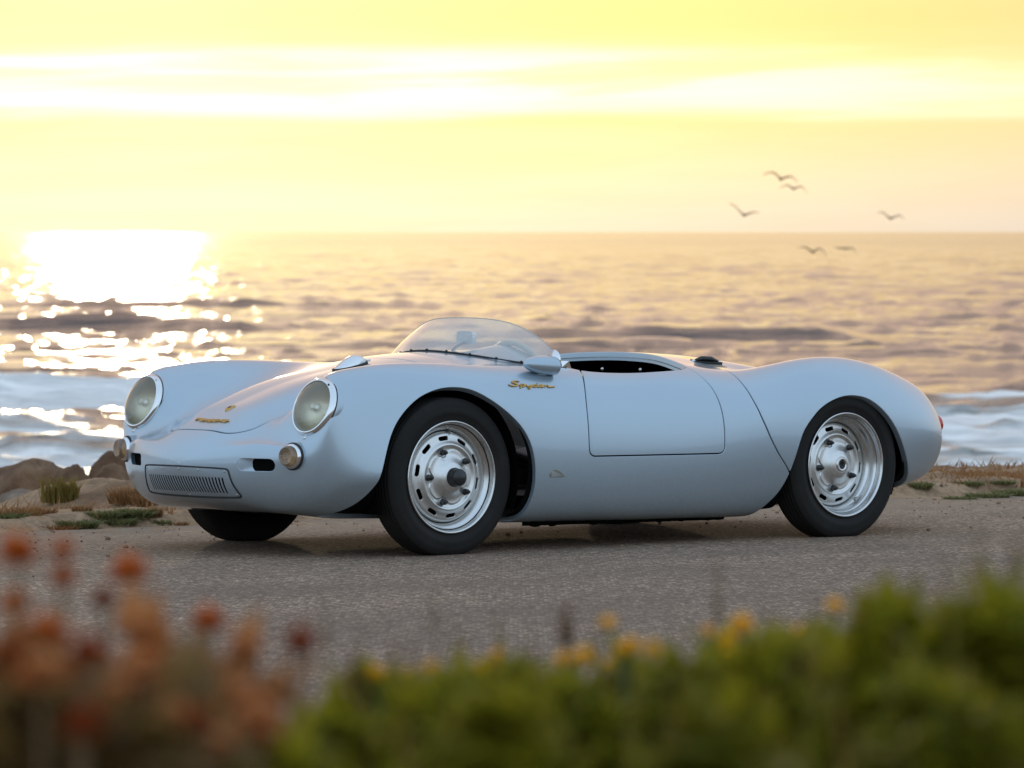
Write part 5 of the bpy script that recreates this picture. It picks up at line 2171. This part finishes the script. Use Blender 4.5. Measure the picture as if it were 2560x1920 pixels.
GRP = 'blurred green plants in the foreground'
shrub('leafy_plant', 2470, 1479, 2.86, 560, 'green', 2034, 'tallest green bush at the right edge of the foreground', 'plant', grp=GRP)
shrub('leafy_plant', 2230, 1569, 3.02, 480, 'green', 1795, 'yellow-green bush left of the tallest one at the right edge', 'plant', grp=GRP)
shrub('leafy_plant', 1960, 1654, 3.17, 520, 'green', 1795, 'green bush under the rear wheel, below the lone orange flowers', 'plant', grp=GRP)
shrub('leafy_plant', 1700, 1689, 3.25, 480, 'green', 1675, 'green bush under the brightest yellow flower', 'plant', grp=GRP)
shrub('leafy_plant', 1420, 1719, 3.17, 460, 'green', 1675, 'green bush below the pair of yellow flowers at the centre', 'plant', grp=GRP)
shrub('leafy_plant', 1120, 1729, 3.10, 460, 'green', 1675, 'green bush below the front wheel', 'plant', grp=GRP)
shrub('leafy_plant', 830, 1815, 2.94, 460, 'green', 1555, 'green bush beside the red flower thicket', 'plant', grp=GRP)
shrub('leafy_plant', 2380, 1739, 2.48, 620, 'darkgreen', 1555, 'dark green bush at the lower right corner', 'plant', grp=GRP)
shrub('leafy_plant', 1820, 1819, 2.40, 620, 'darkgreen', 1555, 'dark green bush at the bottom right of centre', 'plant', grp=GRP)
shrub('leafy_plant', 1250, 1829, 2.40, 560, 'green', 1555, 'green bush at the bottom centre', 'plant', grp=GRP)
shrub('leafy_plant', 720, 1900, 2.32, 520, 'green', 1435, 'green bush at the bottom left of centre', 'plant', grp=GRP)
shrub('leafy_plant', 960, 1700, 3.5, 380, 'green', 1100, 'low olive bush behind the leftmost dim yellow flowers', 'plant', grp=GRP)
shrub('leafy_plant', 1270, 1690, 3.6, 400, 'green', 1100, 'low olive bush right behind the flowers under the front wheel', 'plant', grp=GRP)
shrub('leafy_plant', 1560, 1675, 3.6, 400, 'green', 1100, 'low olive bush behind the touching pair of yellow flowers', 'plant', grp=GRP)
shrub('leafy_plant', 1830, 1645, 3.6, 420, 'green', 1100, 'low olive bush behind the largest yellow flower', 'plant', grp=GRP)
shrub('leafy_plant', 2100, 1590, 3.5, 420, 'green', 1100, 'olive bush behind the highest orange flower', 'plant', grp=GRP)
GL = 'twiggy plants of the red flower thicket'
shrub('twiggy_plant', 60, 1565, 2.69, 360, 'greyleaf', 841, 'rusty brown twiggy plant at the far left edge of the thicket', 'plant', .045, .014, .6, GL, 'stem')
shrub('twiggy_plant', 330, 1625, 2.77, 380, 'greyleaf', 841, 'rusty brown twiggy plant in the middle of the red flowers', 'plant', .045, .014, .6, GL, 'stem')
shrub('twiggy_plant', 590, 1695, 2.85, 340, 'greyleaf', 748, 'rusty brown twiggy plant at the right end of the red flowers', 'plant', .045, .014, .6, GL, 'stem')
shrub('twiggy_plant', 110, 1705, 2.30, 420, 'brownleaf', 935, 'dark brown leafy plant in the lower left corner', 'plant', .045, .015, .6, GL, 'stem')
shrub('twiggy_plant', 430, 1765, 2.30, 420, 'brownleaf', 841, 'brown leafy plant at the bottom under the red flowers', 'plant', .045, .015, .6, GL, 'stem')


def pompom(name, px, py, Y, dpx, mat, lab, cat, grp, stemmat='stem', petals=170, flat=.8, drop=.35):
    """round flower head of many small petals on its own stem"""
    c = at_px(px, py, Y)
    r = dpx * Y / FPX / 2
    gz = float(ground_z(c.x, c.y))
    root = bpy.data.objects.new(name, None)
    COL.objects.link(root)
    root.location = (c.x, c.y, gz)
    h = c.z - gz
    mb = MB()
    for k in range(petals):
        d = rnd_dir(-.5)
        p = Vector((0, 0, h)) + Vector((d.x * r * .35, d.y * r * .35, d.z * r * .3))
        dd = Vector((d.x, d.y, d.z * flat)).normalized()
        leaf(mb, p, dd, Vector((0, 0, 1)), r * random.uniform(.6, .95), r * .27)
    mb.build('flower_head', MAT[mat], root, smooth=False)
    lx, ly = random.uniform(-.05, .05), random.uniform(-.03, .03)
    MB().tube([(lx, ly, -.02), (lx * .6, ly * .6, h * .5), (0, 0, h)], [.0035, .003, .002], 6).build('stem', MAT[stemmat], root)
    tag(root, lab, cat, grp)
    return root


RF = 'rusty pom-pom flowers at the left'
for (px, py, Y, d, mat, lab) in (
        (42, 1385, 3.3, 105, 'rust', 'large rust-red flower head at the far left edge, highest of the thicket'),
        (155, 1378, 3.4, 66, 'rust', 'small rust-red flower head right of the highest one at the far left'),
        (158, 1446, 3.4, 70, 'rust', 'rust-red flower head directly under the small high one'),
        (322, 1432, 3.5, 98, 'rust', 'large rust-red flower head standing alone against the asphalt'),
        (258, 1500, 3.5, 66, 'darkred', 'dark red flower head below left of the lone large one'),
        (38, 1512, 3.4, 80, 'rust', 'rust flower head at the left edge under the highest one'),
        (136, 1588, 3.4, 80, 'rust', 'orange-red flower head in the left part of the thicket'),
        (352, 1578, 3.5, 96, 'pinkbrown', 'faded orange flower head in the middle of the thicket'),
        (370, 1628, 3.5, 84, 'rust', 'rust flower head touching the faded orange one from below'),
        (520, 1556, 3.6, 88, 'rust', 'rust flower head standing alone above the right half of the thicket'),
        (612, 1625, 3.6, 96, 'pinkbrown', 'faded pinkish flower head right of the lone one'),
        (750, 1612, 3.7, 90, 'darkred', 'dark red flower head furthest right in the thicket'),
        (105, 1685, 3.2, 120, 'pinkbrown', 'broad faded pink flower head low at the left'),
        (408, 1712, 3.4, 86, 'darkred', 'dark rust flower head low in the middle of the thicket'),
        (205, 1815, 3.1, 100, 'darkred', 'very dark red flower head near the bottom left'),
        (648, 1800, 3.2, 120, 'pinkbrown', 'faded pink flower head near the bottom, right of the thicket'),
        (610, 1735, 3.5, 80, 'pinkbrown', 'brownish flower head above the faded pink one near the bottom'),
        (20, 1640, 3.3, 80, 'darkred', 'dark flower head at the left edge below the middle'),
        (505, 1665, 3.6, 70, 'pinkbrown', 'small brown flower head between the middle and right flowers'),
        (250, 1640, 3.5, 66, 'rust', 'small rust flower head left of the middle pair')):
    pompom('red_flower', px, py, Y * (.86 if py < 1560 else .70), d, mat, lab, 'flower', RF)

rr_ = random.Random(21)
ORD = ['leftmost', 'second from the left', 'third from the left', 'fourth from the left', 'fifth from the left', 'sixth from the left', 'seventh from the left',
       'eighth from the left', 'ninth from the left', 'eighth from the right', 'seventh from the right', 'sixth from the right', 'fifth from the right', 'fourth from the right', 'third from the right', 'second from the right', 'rightmost']
KINDS = {'rust': 'rust-red', 'pinkbrown': 'faded', 'darkred': 'dark red'}
for k in range(17):
    px = 15 + k * 41 + rr_.uniform(-12, 12)
    py = 1470 + .36 * px + rr_.uniform(60, 250)
    kind = rr_.choice(['rust', 'pinkbrown', 'darkred', 'pinkbrown', 'rust'])
    pompom('red_flower', px, min(py, 1860), rr_.uniform(2.25, 2.5), rr_.uniform(70, 105), kind,
           KINDS[kind] + ' flower head in the front row of the thicket, ' + ORD[k] + '', 'flower', 'row of crowded flowers at the front of the thicket', 'stem', 110)
YF = 'small yellow flowers above the green bushes'
for (px, py, d, lab) in (
        (1244, 1640, 38, 'bright yellow flower below and right of the front wheel'), (1193, 1672, 34, 'dim yellow flower left of the bright one under the front wheel'),
        (1239, 1674, 34, 'yellow flower right under the bright one below the front wheel'), (1410, 1652, 48, 'left flower of the bright yellow pair at the centre'),
        (1456, 1644, 52, 'right flower of the bright yellow pair at the centre'), (1520, 1560, 38, 'highest yellow flower above the centre pair'),
        (1553, 1627, 40, 'left flower of the touching pair right of the centre'), (1579, 1615, 40, 'right flower of the touching pair right of the centre'),
        (1630, 1627, 46, 'yellow flower just right of the touching pair'), (1659, 1672, 44, 'lowest bright yellow flower right of the centre'),
        (942, 1682, 38, 'leftmost dim yellow flower'), (1022, 1690, 38, 'second dim yellow flower from the left'), (1081, 1672, 36, 'third dim yellow flower from the left'),
        (1524, 1664, 34, 'dim yellow flower below the touching pair'), (1855, 1569, 62, 'largest and brightest yellow flower under the rear wheel'),
        (1770, 1577, 32, 'small yellow flower on the tall grass stalk'), (1817, 1601, 36, 'yellow flower below left of the largest one'),
        (1819, 1634, 36, 'dim yellow flower lowest under the largest one'), (2000, 1583, 40, 'orange flower right of the largest yellow one'),
        (2085, 1516, 40, 'orange flower furthest right and highest')):
    Yd = random.uniform(3.3, 3.8)
    pompom('yellow_flower', px, py, Yd, d * 1.15, 'yellow', lab, 'flower', YF, 'gstem', 90, .7)


def plume(px, py0, py1, Y, wpx, mat, lab):
    """upright dry grass plume from pixel row py1 (foot of the head) up to py0"""
    Y *= .86
    t = at_px(px, py0, Y)
    b = at_px(px, py1, Y)
    gz = float(ground_z(t.x, t.y))
    root = bpy.data.objects.new('grass_stalk', None)
    COL.objects.link(root)
    root.location = (t.x, t.y, gz)
    mb = MB()
    w = wpx * Y / FPX / 2
    for k in range(70):
        u = random.random()
        z = (b.z - gz) * (1 - u) + (t.z - gz) * u
        a = random.random() * 6.283
        d = Vector((math.cos(a) * .4, math.sin(a) * .4, 1)).normalized()
        leaf(mb, Vector((0, 0, z)), d, Vector((1, 0, 0)), w * 1.6 * (1.1 - u * .7), w * .28)
    mb.build('seed_head', MAT[mat], root, smooth=False)
    MB().tube([(0, 0, -.02), (.004, 0, (t.z - gz) * .5), (0, 0, t.z - gz)], [.003, .0022, .001], 5).build('stem', MAT['stem'], root)
    return tag(root, lab, 'grass stalk', 'dry grass stalks in the foreground')


plume(1794, 1385, 1560, 4.3, 40, 'olive', 'tall thin grass stalk rising below the rear of the door')
plume(2448, 1310, 1500, 3.7, 30, 'stem', 'thin brown stalk at the right, left of the tallest bush')
plume(1415, 1525, 1640, 4.2, 78, 'dry', 'broad brown plume above the centre yellow pair')
plume(980, 1600, 1700, 4.3, 34, 'dry', 'brown stalk left of the dim yellow flowers under the front wheel')
plume(815, 1480, 1640, 4.0, 26, 'olive', 'thin stalk right of the dark red flower')
plume(1245, 1530, 1640, 4.4, 26, 'olive', 'thin stalk above the bright flower under the front wheel')
plume(1160, 1580, 1690, 4.4, 32, 'dry', 'short brown stalk left of the flowers under the front wheel')
plume(1085, 1480, 1600, 4.6, 30, 'olive', 'pale stalk against the asphalt right of the front wheel foot')
plume(2150, 1490, 1600, 3.9, 60, 'dry', 'rusty plume right of the highest orange flower')
plume(2290, 1440, 1540, 3.8, 60, 'olive', 'pale plume between the two right hand bushes')
plume(640, 1600, 1720, 3.7, 40, 'dry', 'brown plume beside the faded pinkish flower')
plume(880, 1640, 1740, 3.9, 50, 'dry', 'brown plume between red thicket and green bushes')
plume(700, 1650, 1760, 3.6, 50, 'stem', 'dark plume under the dark red flower furthest right')
plume(2540, 1370, 1500, 3.5, 80, 'olive', 'pale brown plume at the right edge above the tallest bush')
for (px, p0, p1, w, mt, lab) in (
        (905, 1560, 1690, 24, 'olive', 'thin olive stalk over the gap between thicket and green bushes'),
        (1035, 1590, 1700, 26, 'dry', 'thin dry stalk between the second and third dim yellow flowers'),
        (1130, 1540, 1680, 22, 'olive', 'slender stalk left of the dim yellow flower under the front wheel'),
        (1330, 1570, 1690, 26, 'dry', 'dry stalk left of the centre yellow pair'),
        (1490, 1540, 1670, 24, 'olive', 'slender stalk between centre pair and highest yellow flower'),
        (1690, 1560, 1690, 26, 'dry', 'dry stalk right of the lowest bright yellow flower'),
        (1925, 1500, 1640, 30, 'dry', 'dry stalk between the largest yellow flower and the orange one'),
        (2040, 1480, 1620, 30, 'olive', 'olive stalk between the two orange flowers'),
        (2360, 1380, 1540, 34, 'dry', 'rusty stalk in front of the tallest bush'),
        (770, 1540, 1700, 26, 'dry', 'dry stalk above the dark red flower furthest right')):
    plume(px, p0, p1, 3.9, w, mt, lab)
